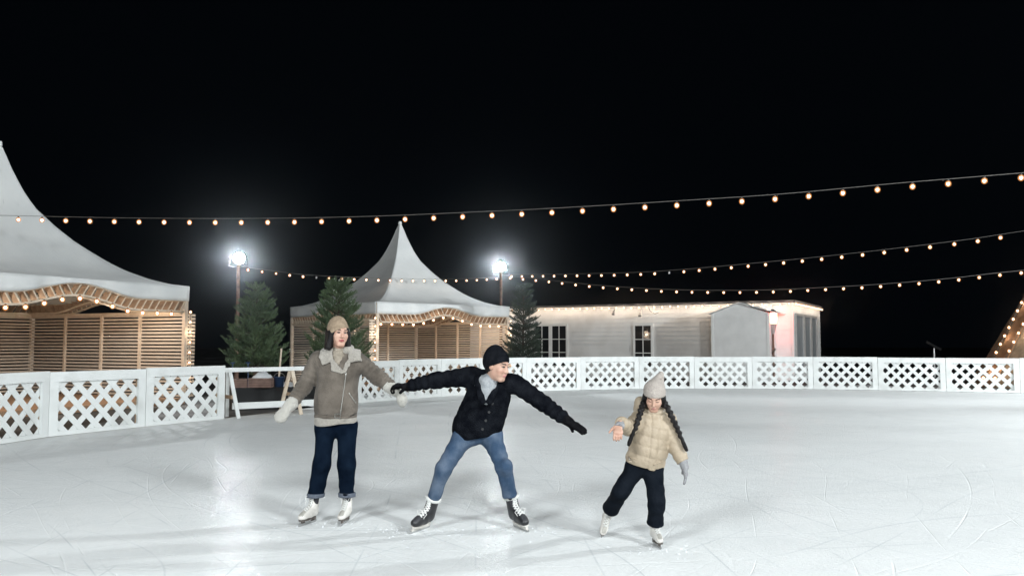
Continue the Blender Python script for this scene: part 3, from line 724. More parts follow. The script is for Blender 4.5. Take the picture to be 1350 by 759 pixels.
# ------------------------------------------------------------------ pines
def pine(name, label, base, H, Rad, seed, m='needle', dens=1.0, group=None, start=.10, up=(18, 38), spiky=1.0):
    rr = random.Random(seed)
    t = thing(name, label, 'pine tree', base, group)
    tr = MB(); tr.tube([base + Vector((.01 * math.sin(i), .012 * math.cos(2 * i), -.05 + H * .97 * i / 10)) for i in range(11)], [.055 * (1 - i / 10) + .008 for i in range(11)], 8)
    cr = MB(); V = []; Fc = []
    def needles(p, d, n, ln, wdt):
        o = d.orthogonal().normalized(); q = d.cross(o)
        for _ in range(n):
            a = rr.uniform(0, 2 * PI); spread = rr.uniform(.35, .85)
            v = (d + (o * math.cos(a) + q * math.sin(a)) * spread).normalized() * ln * rr.uniform(.7, 1.15)
            s = v.cross(Vector((rr.gauss(0, 1), rr.gauss(0, 1), rr.gauss(0, 1)))).normalized() * wdt
            k = len(V); V.extend([p - s, p + s, p + v]); Fc.append((k, k + 1, k + 2))
    def shoot(p, d, ln, n, nl, wdt):
        m_ = max(3, int(ln / .022))
        for i in range(m_ + 1): needles(p + d * (ln * i / m_), d, n, nl, wdt)
    z = start * H
    lim = []
    while z < H * .96:
        f = z / H; nb = rr.randint(8, 11) if f < .8 else rr.randint(5, 7); a0 = rr.uniform(0, 6.28)
        for b in range(nb):
            if rr.random() < .06: continue
            an = a0 + 2 * PI * b / nb + rr.uniform(-.25, .25)
            ln = Rad * (1 - f) ** .72 * rr.uniform(.72, 1.12) * (1.0 if f > .2 else .75 + f) + .06
            el = R(rr.uniform(*up)) + .55 * max(0, f - .45)
            p = base + Vector((0, 0, z + rr.uniform(-.05, .05))); d0 = Vector((math.cos(an) * math.cos(el * .55), math.sin(an) * math.cos(el * .55), math.sin(el * .55)))
            pts = [p]; n = max(3, int(ln / .09)); d = d0.copy()
            for i in range(n):
                d = (d + Vector((0, 0, .12 * i / n)) + Vector((rr.gauss(0, .05), rr.gauss(0, .05), rr.gauss(0, .03)))).normalized()
                pts.append(pts[-1] + d * ln / n)
            lim.append(pts)
            for i in range(1, n + 1):
                q = pts[i]; dd = (pts[i] - pts[i - 1]).normalized(); side = dd.cross(Vector((0, 0, 1))).normalized()
                fr = i / n
                if fr > .25:
                    for s in (-1, 1):
                        if rr.random() < .88 * dens:
                            sl = (.13 + .20 * (1 - fr)) * rr.uniform(.6, 1.15) * spiky
                            sd = (dd * .75 + side * s * rr.uniform(.5, .95) + Vector((0, 0, rr.uniform(.1, .55)))).normalized()
                            shoot(q, sd, sl, 6, .072, .0055)
                    if rr.random() < .5 * dens:
                        shoot(q, (dd * .6 + Vector((0, 0, .8))).normalized(), .12 * spiky, 5, .06, .0045)
                shoot(pts[i - 1].lerp(q, .3), dd, .05, 5, .07, .005)
            shoot(pts[-1], (d + Vector((0, 0, .35))).normalized(), .15 * spiky, 6, .06, .0045)
        z += H * rr.uniform(.050, .070)
    for k in range(5):
        a = k * 1.26; shoot(base + Vector((0, 0, H * .88)), Vector((.33 * math.cos(a), .33 * math.sin(a), 1)).normalized(), H * .075 * spiky, 6, .06, .0045)
    shoot(base + Vector((0, 0, H * .9)), Vector((0, 0, 1)), H * .10, 8, .06, .0045)
    mesh_obj('crown', V, Fc, M[m], t)
    for pts in lim: tr.tube(pts, [.014 - .009 * i / (len(pts) - 1) for i in range(len(pts))], 4, False)
    tr.build('trunk', M['bark'], t, True)
    return t
p1 = W(336, 508, 20.6); p1.z = .45
pine('pine_tree', 'full green pine in a wooden planter left of the woman', p1, W(341, 374, 20.6).z - .45, .86, 3, group='pines round the rink', start=.12)
p2 = W(445, 508, 22.2); p2.z = -.04
pine('pine_tree', 'green pine directly behind the hat of the woman', p2, W(449, 370, 22.2).z + .04, 1.12, 11, group='pines round the rink', start=.16, dens=1.0, spiky=1.25, up=(24, 46))
p3 = W(690, 500, 28.2); p3.z = -.04
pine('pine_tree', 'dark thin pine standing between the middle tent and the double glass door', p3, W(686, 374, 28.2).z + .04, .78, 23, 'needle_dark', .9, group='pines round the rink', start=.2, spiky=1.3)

# ------------------------------------------------------------------ things behind the gate gap
c0 = G(300, 551.5); 
Y0, Y1 = 16.95, 18.3
la, lb = W(297, 489, Y0), W(420, 484.2, Y1); la.z = .96; lb.z = .96
t = thing('trestle_barrier', 'white painted trestle barrier closing the gap beside the near lattice fence', 'barrier', (la.x, la.y, 0))
dr = (lb - la).normalized(); nx = Vector((dr.y, -dr.x, 0))
b = MB(); b.bar(la - dr * .02, lb, .05, .085); b.build('top_rail', M['fence'], t)
b = MB(); b.bar(Vector((la.x, la.y, .235)) + nx * .10 + dr * .12, Vector((lb.x, lb.y, .225)) + nx * .10, .024, .13); b.build('lower_board', M['fence'], t)
for f, m_ in ((.035, 'fence'), (.69, 'batten')):
    q = la.lerp(lb, f)
    for s in (-1, 1):
        b = MB(); b.bar(q + nx * s * .03 + dr * (s * .012) - Vector((0, 0, .045)), Vector((q.x, q.y, 0)) + nx * s * .30 + dr * (.10 * (1 if f < .5 else 1) * (s if f > .5 else 1)), .075, .032, nx); b.build('leg', M[m_], t)
    b = MB(); z = .42; b.bar(Vector((q.x, q.y, z)) - nx * .2, Vector((q.x, q.y, z)) + nx * .2, .02, .07, Vector((0, 0, 1))); b.build('cross_piece', M['fence_raw'], t)
# dark platform with planters and bins
pa, pb = W(306, 520, 19.6), W(416, 520, 20.4); pa.z = pb.z = 0
d = (pb - pa).normalized(); n = Vector((-d.y, d.x, 0))
b = MB(); b.box8([pa + Vector((0, 0, -.05)), pb + Vector((0, 0, -.05)), pb + n * 2.4 + Vector((0, 0, -.05)), pa + n * 2.4 + Vector((0, 0, -.05)), pa + Vector((0, 0, .44)), pb + Vector((0, 0, .44)), pb + n * 2.4 + Vector((0, 0, .44)), pa + n * 2.4 + Vector((0, 0, .44))])
pfm = thing('platform', 'low platform skirted in black sheeting behind the trestle barrier', 'platform', pa)
b.build('skirt', M['black_sheet'], pfm)
b = MB(); b.box8([pa - n * .02 + Vector((0, 0, .442)), pb - n * .02 + Vector((0, 0, .442)), pb + n * 2.4 + Vector((0, 0, .442)), pa + n * 2.4 + Vector((0, 0, .442)), pa - n * .02 + Vector((0, 0, .455)), pb - n * .02 + Vector((0, 0, .455)), pb + n * 2.4 + Vector((0, 0, .455)), pa + n * 2.4 + Vector((0, 0, .455))]); b.build('top', M['black_sheet'], pfm)
def crate(px0, px1, Y, h, label, snowy):
    c = W((px0 + px1) / 2, 500, Y); w_ = (px1 - px0) / F * Y
    t = thing('planter_box', label, 'planter', (c.x, c.y, .455), 'plank planter boxes on the platform')
    b = MB(); k = 4
    for s in (-1, 1):
        for i in range(k):
            z = .456 + h * i / k
            b.box(c.x - w_ / 2, c.x + w_ / 2, c.y + s * .25 - .011, c.y + s * .25 + .011, z, z + h / k - .008)
            b.box(c.x + s * w_ / 2 - .011 - s * .0125, c.x + s * w_ / 2 + .011 - s * .0125, c.y - .238, c.y + .238, z, z + h / k - .008)
    b.build('boards', M['planter'], t)
    b = MB(); b.box(c.x - w_ / 2 + .026, c.x + w_ / 2 - .026, c.y - .236, c.y + .236, .46, .456 + h - .05); b.build('soil', M['bark'], t)
    if snowy:
        vs = []; fs = []; rr = random.Random(2); n_ = 12
        for i in range(n_):
            for j in range(n_):
                x, y = i / (n_ - 1), j / (n_ - 1)
                vs.append((c.x + (x - .5) * (w_ - .06), c.y + (y - .5) * .46, .456 + h - .06 + .20 * (math.sin(PI * x) * math.sin(PI * y)) ** .6 * rr.uniform(.75, 1.15)))
        for i in range(n_ - 1):
            for j in range(n_ - 1): fs.append((i * n_ + j, (i + 1) * n_ + j, (i + 1) * n_ + j + 1, i * n_ + j + 1))
        o = mesh_obj('snow_heap', vs, fs, M['snow'], None, None, True); tag(o, 'small heap of snow lying in the planter box below the left pine', 'snow')
crate(308, 330, 20.0, .20, 'brown plank planter box at the left under the pine', False)
crate(331, 361, 20.0, .23, 'brown plank planter box with snow heaped in it', True)
c = W(368, 506, 20.1)
t = thing('bucket', 'dark blue plastic bucket beside the snowy planter box', 'bucket', (c.x, c.y, .455))
b = MB(); b.lathe([(.10, .457), (.125, .68), (.132, .68), (.132, .70), (.118, .70), (.095, .475)], (c.x, c.y, 0), 16); b.build('body', M['blue_plastic'], t, True)
b = MB(); b.tube([(c.x + .13 * math.cos(k * PI / 8), c.y, .69 - .10 * math.sin(k * PI / 8) * -1) for k in range(9)], .006, 5); b.build('handle', M['steel'], t)
q0, q1 = W(367, 502, 20.05), W(371, 459, 20.12)
b = MB(); b.tube([Vector((q0.x, q0.y, .49)), q1], .022, 8)
tag(b.build('wooden_stick', M['batten'], None, False), 'pale wooden shaft leaning out of the dark blue bucket', 'stick')
for px, lab in ((305, 'thin blue pole leaning left of the first pine'), (327, 'thin blue upright pole in front of the left pine')):
    x0_, x1_ = W(px - (1.5 if px < 310 else 0), 510, 19.75), W(px + (2 if px < 310 else 0), 478, 19.75); x0_.z = .456
    b = MB(); b.tube([x0_, x1_], .012, 6); b.tube([x1_ - Vector((.05, 0, 0)), x1_ + Vector((.05, 0, 0))], .014, 6); tag(b.build('blue_stake', M['blue_plastic']), lab, 'pole', 'blue poles on the platform')
# ------------------------------------------------------------------ people: implicit surfaces meshed with surface nets
def snet(val, ax):
    ins = val < 0; nx, ny, nz = val.shape
    def cor(a, i, j, k): return a[i:nx - 1 + i, j:ny - 1 + j, k:nz - 1 + k]
    cnt = sum(cor(ins, i, j, k).astype(np.int8) for i in (0, 1) for j in (0, 1) for k in (0, 1))
    act = np.argwhere((cnt > 0) & (cnt < 8))
    if len(act) == 0: return np.zeros((0, 3)), np.zeros((0, 4), int)
    idv = -np.ones((nx - 1, ny - 1, nz - 1), np.int64); idv[act[:, 0], act[:, 1], act[:, 2]] = np.arange(len(act))
    acc = np.zeros((len(act), 3)); num = np.zeros(len(act))
    C = [(i, j, k) for i in (0, 1) for j in (0, 1) for k in (0, 1)]
    for a in C:
        for d in range(3):
            if a[d] == 0:
                b = list(a); b[d] = 1
                va = val[act[:, 0] + a[0], act[:, 1] + a[1], act[:, 2] + a[2]]; vb = val[act[:, 0] + b[0], act[:, 1] + b[1], act[:, 2] + b[2]]
                m = (va < 0) != (vb < 0); t = np.where(m, va / np.where(m, va - vb, 1), 0)
                p = np.array(a, float)[None].repeat(len(act), 0); p[:, d] = t
                acc += p * m[:, None]; num += m
    p = act + acc / num[:, None]
    vs = np.stack([np.interp(p[:, d], np.arange(len(ax[d])), ax[d]) for d in range(3)], 1)
    faces = []
    for d in range(3):
        u, v = (d + 1) % 3, (d + 2) % 3
        sl0 = [slice(None)] * 3; sl1 = [slice(None)] * 3; sl0[d] = slice(0, -1); sl1[d] = slice(1, None)
        a, b = ins[tuple(sl0)], ins[tuple(sl1)]
        e = np.argwhere(a != b); e = e[(e[:, u] > 0) & (e[:, v] > 0) & (e[:, u] < val.shape[u] - 1) & (e[:, v] < val.shape[v] - 1)]
        if len(e) == 0: continue
        s = a[e[:, 0], e[:, 1], e[:, 2]]
        def cell(du, dv):
            q = e.copy(); q[:, u] += du; q[:, v] += dv; return idv[q[:, 0], q[:, 1], q[:, 2]]
        q = np.stack([cell(-1, -1), cell(0, -1), cell(0, 0), cell(-1, 0)], 1)
        q[~s] = q[~s][:, ::-1]; faces.append(q)
    return vs, np.concatenate(faces)
def axis(lo, hi, h, fine=None):
    """grid coordinates, with a finer stretch (a, b, hf)"""
    if not fine: return np.arange(lo, hi + h, h)
    a, b, hf = fine; a = max(a, lo); b = min(b, hi)
    return np.unique(np.concatenate([np.arange(lo, a, h), np.arange(a, b, hf), np.arange(b, hi + h, h)]).round(6))
class Fld:
    """distance functions over a set of points"""
    def __init__(s, ax): s.ax = ax; s.P = np.meshgrid(*ax, indexing='ij'); s.sh = s.P[0].shape
    def cap(s, a, b, ra, rb, flat=None):
        a = np.array(a, float); b = np.array(b, float); ba = b - a
        q = [s.P[i] - a[i] for i in range(3)]
        t = np.clip(sum(q[i] * ba[i] for i in range(3)) / max(1e-9, ba @ ba), 0, 1)
        q = [q[i] - t * ba[i] for i in range(3)]; d2 = sum(x * x for x in q)
        if flat is not None:
            n, k = np.array(flat[0], float), flat[1]; n = n / np.linalg.norm(n)
            qn = sum(q[i] * n[i] for i in range(3)); d2 = d2 + qn * qn * (1 / k ** 2 - 1)
        s.t = t
        return np.sqrt(d2) - (ra + (rb - ra) * t)
    def ell(s, c, r, Rm=None):
        q = np.stack([s.P[i] - c[i] for i in range(3)])
        if Rm is not None: q = np.tensordot(np.array(Rm).T, q, 1)
        k0 = np.sqrt(sum((q[i] / r[i]) ** 2 for i in range(3))); k1 = np.sqrt(sum((q[i] / r[i] ** 2) ** 2 for i in range(3)))
        return k0 * (k0 - 1) / np.maximum(k1, 1e-6)
    def plane(s, c, n):
        n = np.array(n, float); n = n / np.linalg.norm(n); return sum((s.P[i] - c[i]) * n[i] for i in range(3))
    def noise(s, f, seed, st=(1, 1, 1)):
        rr = np.random.RandomState(seed); o = 0
        for _ in range(7):
            d = rr.normal(size=3); d = d / np.linalg.norm(d) * f * rr.uniform(.6, 1.5)
            o = o + np.sin(sum(s.P[i] * d[i] * st[i] for i in range(3)) + rr.uniform(0, 6.28))
        return o / 7
def folds(f, seed, fr=11, amp=.007, st=(1, 1, 1)):          # cloth folds: rounded ridges along the zero lines of a noise
    n = f.noise(fr, seed, st); m = np.clip(f.noise(6, seed + 50) + .6, 0, 1); return 1.7 * amp * np.exp(-(n / .10) ** 2) * m
def smin(a, b, k):
    h = np.clip(.5 + .5 * (b - a) / k, 0, 1); return b + (a - b) * h - k * h * (1 - h)
def smax(a, b, k): return -smin(-a, -b, k)
def sall(lst, k):
    r = lst[0]
    for x in lst[1:]: r = smin(r, x, k)
    return r
def sdf_obj(name, ax, fn, mat_, parent, colour=None):
    f = Fld(ax); v, q = snet(fn(f), ax)
    mi = None
    if colour is not None: mi = colour(v[q].mean(1)).astype(int).tolist()
    return mesh_obj(name, v, q, mat_, parent, mi, True)
def bounds(pts, pad):
    a = np.array([tuple(p) for p in pts]); return a.min(0) - pad, a.max(0) + pad
def axes(pts, pad, h): lo, hi = bounds(pts, pad); return [axis(lo[i], hi[i], h) for i in range(3)]
def frame(yaw, pitch=0, roll=0):        # yaw 0 looks at the camera, + to viewer's right; columns: right, forward, up of the head
    y, p = R(yaw), R(pitch)
    f = Vector((math.sin(y) * math.cos(p), -math.cos(y) * math.cos(p), math.sin(p)))
    r = f.cross(Vector((0, 0, 1))).normalized(); u = r.cross(f)
    rl = Matrix.Rotation(R(roll), 3, f); r = rl @ r; u = rl @ u
    return np.array([[r[i], f[i], u[i]] for i in range(3)])
def fmat(name, col, **k): return mat(name, col, **k)
M['skin'] = fmat('skin', (.47, .30, .225), rough=.5, col2=(.44, .245, .18), scale=16)
M['lip'] = mat('lips', (.26, .06, .06), .4); M['eye'] = mat('eyes', (.02, .015, .012), .25); M['brow'] = mat('brows', (.035, .025, .02), .8)
M['lip_pale'] = mat('pale_lips', (.42, .19, .17), .45)
M['hair'] = mat('black_hair', (.005, .0045, .005), .5, (.012, .010, .010), 40, .5, 90, stretch=(1, 1, .12), spec=.18)

def head_field(f, c, Rm, s):
    c = np.array(c, float)
    def L(x, y, z): return c + Rm @ (np.array((x, y, z)) * s)
    d = f.ell(L(0, -.012, .035), np.array((.074, .093, .085)) * s, Rm)
    d = smin(d, f.ell(L(0, .022, -.028), np.array((.059, .066, .084)) * s, Rm), .03 * s)
    d = smin(d, f.cap(L(-.016, .062, -.096), L(.016, .062, -.096), .021 * s, .021 * s), .03 * s)
    for x in (-1, 1):
        d = smin(d, f.cap(L(x * .037, .058, -.025), L(x * .034, .058, -.05), .028 * s, .022 * s), .02 * s)
        d = smin(d, f.cap(L(x * .012, .082, .033), L(x * .046, .066, .030), .012 * s, .010 * s), .012 * s)
        d = smax(d, -f.ell(L(x * .031, .100, .012), np.array((.019, .016, .012)) * s, Rm), .012 * s)
        d = smin(d, f.ell(L(x * .031, .075, .010), np.array((.0135, .0135, .0115)) * s, Rm), .004 * s)
        d = smin(d, f.ell(L(x * .076, -.008, -.002), np.array((.010, .02, .031)) * s, Rm), .008 * s)
    d = smin(d, f.cap(L(0, .084, .018), L(0, .104, -.026), .0085 * s, .0125 * s), .010 * s)
    d = smin(d, f.cap(L(-.010, .092, -.030), L(.010, .092, -.030), .009 * s, .009 * s), .008 * s)
    d = smin(d, f.ell(L(0, .086, -.055), np.array((.023, .010, .0065)) * s, Rm), .006 * s)
    d = smin(d, f.ell(L(0, .085, -.067), np.array((.020, .010, .0075)) * s, Rm), .006 * s)
    return d
def face_colour(c, Rm, s, closed=False, lw=.024):
    def fn(p):
        q = (p - np.array(c)) @ Rm / s; x, y, z = np.abs(q[:, 0]), q[:, 1], q[:, 2]; o = np.zeros(len(p))
        fr = y > .055
        ez = .004 if closed else .0075
        o[fr & (np.hypot((x - .031) / .0155, (z - .0105 + (.006 if closed else 0)) / ez) < 1)] = 2
        o[fr & (np.abs(x - .034) < .019) & (np.abs(z - .0335 - (.034 - x) * -.10) < .0045)] = 3
        o[fr & (x < lw) & (np.abs(z + .061) < (.0125 - x * .28) * lw / .024)] = 1
        o[(p[:, 2] < .42)] = 4
        return o
    return fn
def hand_field(f, wrist, dr, nrm, s, curl=0.3, spread=.1, thumb=1, r=.0095, thumb_dir=None, mitten=False, bend=None):
    """dr: along the hand, nrm: out of the palm; fingers bend towards nrm; thumb on side  +/- (dr x nrm)"""
    wrist = np.array(wrist, float); dr = np.array(dr, float); dr /= np.linalg.norm(dr); nrm = np.array(nrm, float); nrm -= dr * (nrm @ dr); nrm /= np.linalg.norm(nrm)
    sd = np.cross(dr, nrm) * thumb
    kn = wrist + dr * .088 * s
    d = f.cap(wrist + dr * .015 * s, wrist + dr * .07 * s, .030 * s, .040 * s, (nrm, .48))
    d = smin(d, f.cap(kn - sd * .026 * s, kn + sd * .026 * s, .0155 * s, .0155 * s), .02 * s)
    lens = (.062, .076, .082, .074)
    for i, l in enumerate(lens):        # little finger to index
        o = kn + sd * (-.031 + .0205 * i) * s
        v = dr + sd * (i - 1.5) * spread; v /= np.linalg.norm(v); p = o; cu = curl * (1.15 - .1 * i)
        for seg, (fr, rr_) in enumerate(((.45, 1), (.32, .93), (.23, .85))):
            a = cu * (seg + .6) if bend is None else bend[seg]
            w_ = v * math.cos(a) + nrm * math.sin(a); q = p + w_ * l * fr * s
            d = smin(d, f.cap(p, q, r * s * rr_ * (.88 if i == 0 else 1), r * s * rr_ * .92), .006 * s if not mitten else .03 * s); p = q
    tb = wrist + dr * .025 * s + sd * .025 * s
    td = np.array(thumb_dir, float) if thumb_dir is not None else dr * .62 + sd * .70 + nrm * .28
    td /= np.linalg.norm(td)
    t1 = tb + td * .045 * s; t2 = t1 + (td * .85 + dr * .35) / np.linalg.norm(td * .85 + dr * .35) * .036 * s
    d = smin(d, f.cap(tb, t1, .0165 * s, .0125 * s), .018 * s); d = smin(d, f.cap(t1, t2, .0122 * s, .0098 * s), .006 * s)
    return d

def boot_pts(origin, toe, up, s):       # ankle and ball of the foot inside a boot
    toe = np.array(toe, float); toe /= np.linalg.norm(toe); up = np.array(up, float); up -= toe * (up @ toe); up /= np.linalg.norm(up); o = np.array(origin, float)
    return o + (up * .125 - toe * .076) * s, o + (up * .088 + toe * .07) * s, o + (up * .27 - toe * .07) * s
def skate(name, parent, origin, toe, up, s, style, label=None):
    """boot with blade; origin: middle of the blade edge; toe, up: directions"""
    toe = np.array(toe, float); toe /= np.linalg.norm(toe); up = np.array(up, float); up -= toe * (up @ toe); up /= np.linalg.norm(up)
    rt = np.cross(toe, up); Rm = np.stack([rt, toe, up], 1); o = np.array(origin, float)
    hk = style == 'hockey'
    def boot(f):
        d = f.cap((0, -.085, .098), (0, -.02, .094), .037, .034); d = smin(d, f.cap((0, .0, .09), (.004, .105, .083), .037, .033, ((0, 0, 1), .86)), .03)
        d = smin(d, f.cap((0, -.06, .165), (0, .070, .104), .040, .030), .04)
        d = smin(d, f.cap((0, -.075, .13), (0, -.066, .285), .047, .058 if hk else .054, ((1, 0, 0), .9)), .03)
        d = smax(d, -f.plane((0, 0, .060), (0, 0, 1)), .006)
        d = smax(d, f.plane((0, -.07, .268), (0, -.12 if hk else -.05, 1)), .008)
        return d + .0015 * f.noise(60, 3)
    ax = [axis(-.07, .07, .006), axis(-.15, .16, .006), axis(.04, .31, .006)]
    f = Fld(ax); v, q = snet(boot(f), ax)
    T = lambda p: (np.array(p, float) * s) @ Rm.T + o
    mb_ = {'hockey': [M['boot_black'], M['boot_grey']], 'white': [M['boot_white'], M['boot_lacing']]}[style]
    col = np.zeros(len(q), int)
    if True: col[(np.abs(v[q].mean(1)[:, 0]) < .022) & (v[q].mean(1)[:, 1] > -.06) & (v[q].mean(1)[:, 2] > .10)] = 1
    bo = mesh_obj(name, T(v), q, mb_, parent, col.tolist(), True)
    if label: bo['label'] = label
    def sub(mb, nm, m, par, sm=False):
        vv = T([tuple(p) for p in mb.v]); return mesh_obj(nm, vv, mb.f, m, par, None, sm)
    # sole and heel
    so = MB(); n = 20; prf = []
    for k in range(n):
        a = 2 * PI * k / n; y = math.sin(a) * .122 + .008; w_ = .040 * abs(math.cos(a)) ** .7 * (1.0 if y > .03 else .84); prf.append((math.copysign(w_, math.cos(a)), y))
    if hk:
        so.prism([(x, y, .052) for x, y in prf], (0, 0, .008)); so.box(-.009, .009, -.105, -.035, .026, .052); so.box(-.009, .009, .03, .115, .026, .052); so.box(-.007, .007, -.12, .13, .020, .0265)
        sub(so, 'blade_holder', M['boot_white'] , bo)
    else:
        so.prism([(x, y, .050) for x, y in prf], (0, 0, .009)); so.prism([(x * .95, y, .030) for x, y in prf if y < -.03], (0, 0, .0205))
        so.box(-.006, .006, -.10, -.05, .022, .03); so.box(-.006, .006, .05, .10, .024, .05); sub(so, 'sole', M['sole'] , bo)
    bl = MB(); pl = [(-.135, .006), (-.12, 0), (.115, 0), (.14, .010), (.145, .026), (-.135, .026)]
    bl.prism([(-.0022, y, z) for y, z in pl], (.0044, 0, 0)); sub(bl, 'blade', M['steel'], bo)
    lc = MB()                           # laces
    ln = [(0, .080, .142), (0, .056, .154), (0, .030, .167), (0, .005, .181), (0, -.010, .197), (0, -.012, .215), (0, -.009, .234), (0, -.006, .252)]
    for i in range(len(ln) - 1):
        a, b_ = np.array(ln[i]), np.array(ln[i + 1]); w_ = .024 - .001 * i
        for s_ in (-1, 1): lc.tube([a + (s_ * w_, -.010, -.004), (a + b_) / 2 + (0, .004, .003), b_ + (-s_ * w_, -.010, -.004)], .0052 if hk else .0036, 5)
    e = np.array(ln[2 if hk else -1])
    for s_ in (-1, 1):
        lc.tube([e + (0, .008, 0), e + (s_ * .025, .02, .014), e + (s_ * .045, .016, -.004), e + (s_ * .03, .018, -.035), e + (s_ * .036, .022, -.06)], .003, 5)
    sub(lc, 'lace', M['lace'], bo)
    if hk:
        cu = MB(); n = 20
        for k in range(n):
            pass
        cu.lathe([(.050, .238), (.065, .246), (.068, .268), (.060, .278), (.045, .272)], (0, -.066, 0), 20); sub(cu, 'cuff', M['sock'], bo, True)
    return bo
M['boot_white'] = mat('white_leather', (.66, .64, .60), .4, (.56, .53, .49), 12, .15, 50)
M['boot_black'] = mat('black_leather', (.012, .012, .014), .38, (.02, .02, .022), 12)
M['boot_lacing'] = mat('lacing_panel', (.36, .345, .31), .6, (.28, .27, .245), 30)
M['boot_grey'] = mat('grey_tongue', (.035, .035, .04), .6)
M['sole'] = mat('dark_sole', (.10, .085, .075), .5)
M['lace'] = mat('white_laces', (.68, .68, .66), .7)
M['sock'] = mat('white_cuff', (.62, .62, .60), .8)
# ================================================================== woman
M['suede'] = mat('grey_suede', (.142, .121, .101), .9, (.082, .069, .057), 8, .5, 120, sheen=.1, detail=8, spec=.15, lo=.38, hi=.62)
M['shearling'] = mat('cream_shearling', (.42, .385, .335), .95, (.33, .30, .26), 40, 1.0, 160, sheen=.3)
M['knit_cream'] = mat('cream_knit', (.33, .285, .23), .9, (.25, .215, .17), 30, .7, 120)
M['denim_dark'] = mat('dark_denim', (.0030, .0060, .0125), .95, (.0060, .0115, .022), 9, .4, 150, detail=8, spec=0)
M['denim_turn'] = mat('denim_turn_up', (.11, .125, .155), .9, (.075, .09, .12), 30, .4, 150)
M['tan_knit'] = mat('tan_rib_knit', (.30, .225, .155), .9, (.23, .17, .115), 30, .6, 110)
M['mitten'] = mat('white_wool', (.52, .50, .455), .95, (.48, .46, .41), 45, 1.0, 130, sheen=.3)
M['zip'] = mat('zip_metal', (.5, .49, .46), .35, metal=.9)

M['dark_sock'] = mat('dark_sock', (.03, .03, .035), .9)
Y = 7.12
feetL, feetR = G(405.5, 690.5), G(454, 690)
wr = thing('person', 'woman in grey shearling jacket and tan hat on white skates, holding hands with the man', 'person', ((feetL.x + feetR.x) / 2, (feetL.y + feetR.y) / 2, 0))
p = lambda px, py, dy=0.0: np.array(W(px, py, Y + dy))
J = dict(head=p(447, 439.5, -.02), neck=p(447, 467, .03), shL=p(419.5, 474, .03), shR=p(473, 476, .03), chest=p(446, 492, .02), waist=p(443.5, 530, .02), hip=p(442.5, 556, .02),
         elL=p(400.5, 510, .02), wrL=p(382, 534.5, -.12), elR=p(497, 496, -.02), wrR=p(516.5, 510, -.06), hL=p(430, 562, .02), hR=p(457, 562, .02), knL=p(423.5, 612, -.05), knR=p(457, 612, -.04),
         anL=p(411.5, 671, .05), anR=p(456.5, 670, .05))
SK = dict(L=(feetL, (-.42, -1, 0), (.10, 0, 1), .88), R=(feetR, (-.10, -1, 0), (.02, 0, 1), .88))
BP = {k: boot_pts(*v) for k, v in SK.items()}; J['anL'], J['anR'] = BP['L'][0], BP['R'][0]
HR = frame(30, -2, -3); hs = .94
allp = list(J.values())
lo, hi = bounds(allp, .16); lo[2] = 0.1
hd = J['head']
ax = [axis(lo[0], hi[0], .014, (hd[0] - .11, hd[0] + .11, .0045)), axis(lo[1], hi[1], .014, (hd[1] - .13, hd[1] + .13, .0045)), axis(lo[2], hi[2], .014, (hd[2] - .13, hd[2] + .14, .0045))]
def body_w(f):
    d = head_field(f, hd, HR, hs)
    d = smin(d, f.cap(hd - HR[:, 2] * .05, J['neck'], .046, .052), .03)
    t = [f.cap(J['chest'], J['waist'], .12, .10, ((0, 1, 0), .72)), f.cap(J['waist'], J['hip'], .10, .09, ((0, 1, 0), .75)), f.cap(J['shL'], J['shR'], .05, .05), f.cap(J['neck'], J['chest'], .055, .10)]
    for s in 'LR':
        t += [f.cap(J['sh' + s], J['el' + s], .045, .036), f.cap(J['el' + s], J['wr' + s], .034, .024), f.cap(J['h' + s], J['kn' + s], .054, .036), f.cap(J['kn' + s], J['an' + s], .036, .030)]
    t.append(f.cap(J['wrL'], J['wrL'] + (J['wrL'] - J['elL']) * .35, .024, .026)); t.append(f.cap(J['wrR'], J['wrR'] + np.array((.05, -.01, -.04)), .024, .026))
    for s in 'LR': t.append(f.cap(J['an' + s], BP[s][1], .032, .024))
    return smin(d, sall(t, .04), .025)
sdf_obj('body', ax, body_w, [M['skin'], M['lip'], M['eye'], M['brow'], M['dark_sock']], wr, face_colour(hd, HR, hs))
def LW(x, y, z): return hd + HR @ (np.array((x, y, z)) * hs)
# hair: bob below the hat
def hair_w(f):
    d = f.ell(LW(0, -.016, .02), np.array((.088, .103, .10)) * hs, HR)
    for s in (-1, 1):
        d = smin(d, f.cap(LW(s * .070, .012, .0), LW(s * .088, .014, -.125), .030, .028), .03)
        d = smin(d, f.cap(LW(s * .06, -.055, .0), LW(s * .07, -.055, -.135), .042, .035), .04)
    d = smin(d, f.cap(LW(-.03, -.075, 0), LW(-.03, -.085, -.13), .05, .04), .04)
    d = smin(d, f.cap(LW(.03, -.075, 0), LW(.03, -.085, -.13), .05, .04), .04)
    face = f.ell(LW(0, .075, -.03), np.array((.060, .085, .115)) * hs, HR)
    d = smax(d, -face, .01)
    d = smax(d, f.plane(LW(0, 0, .055), HR[:, 2]), .01)
    return d + .004 * f.noise(90, 4, (1, 1, .12)) + .003 * f.noise(220, 5, (1, 1, .06))
sdf_obj('hair', axes([LW(0, 0, .05), LW(0, 0, -.15)], .145, .0055), hair_w, M['hair'], wr)
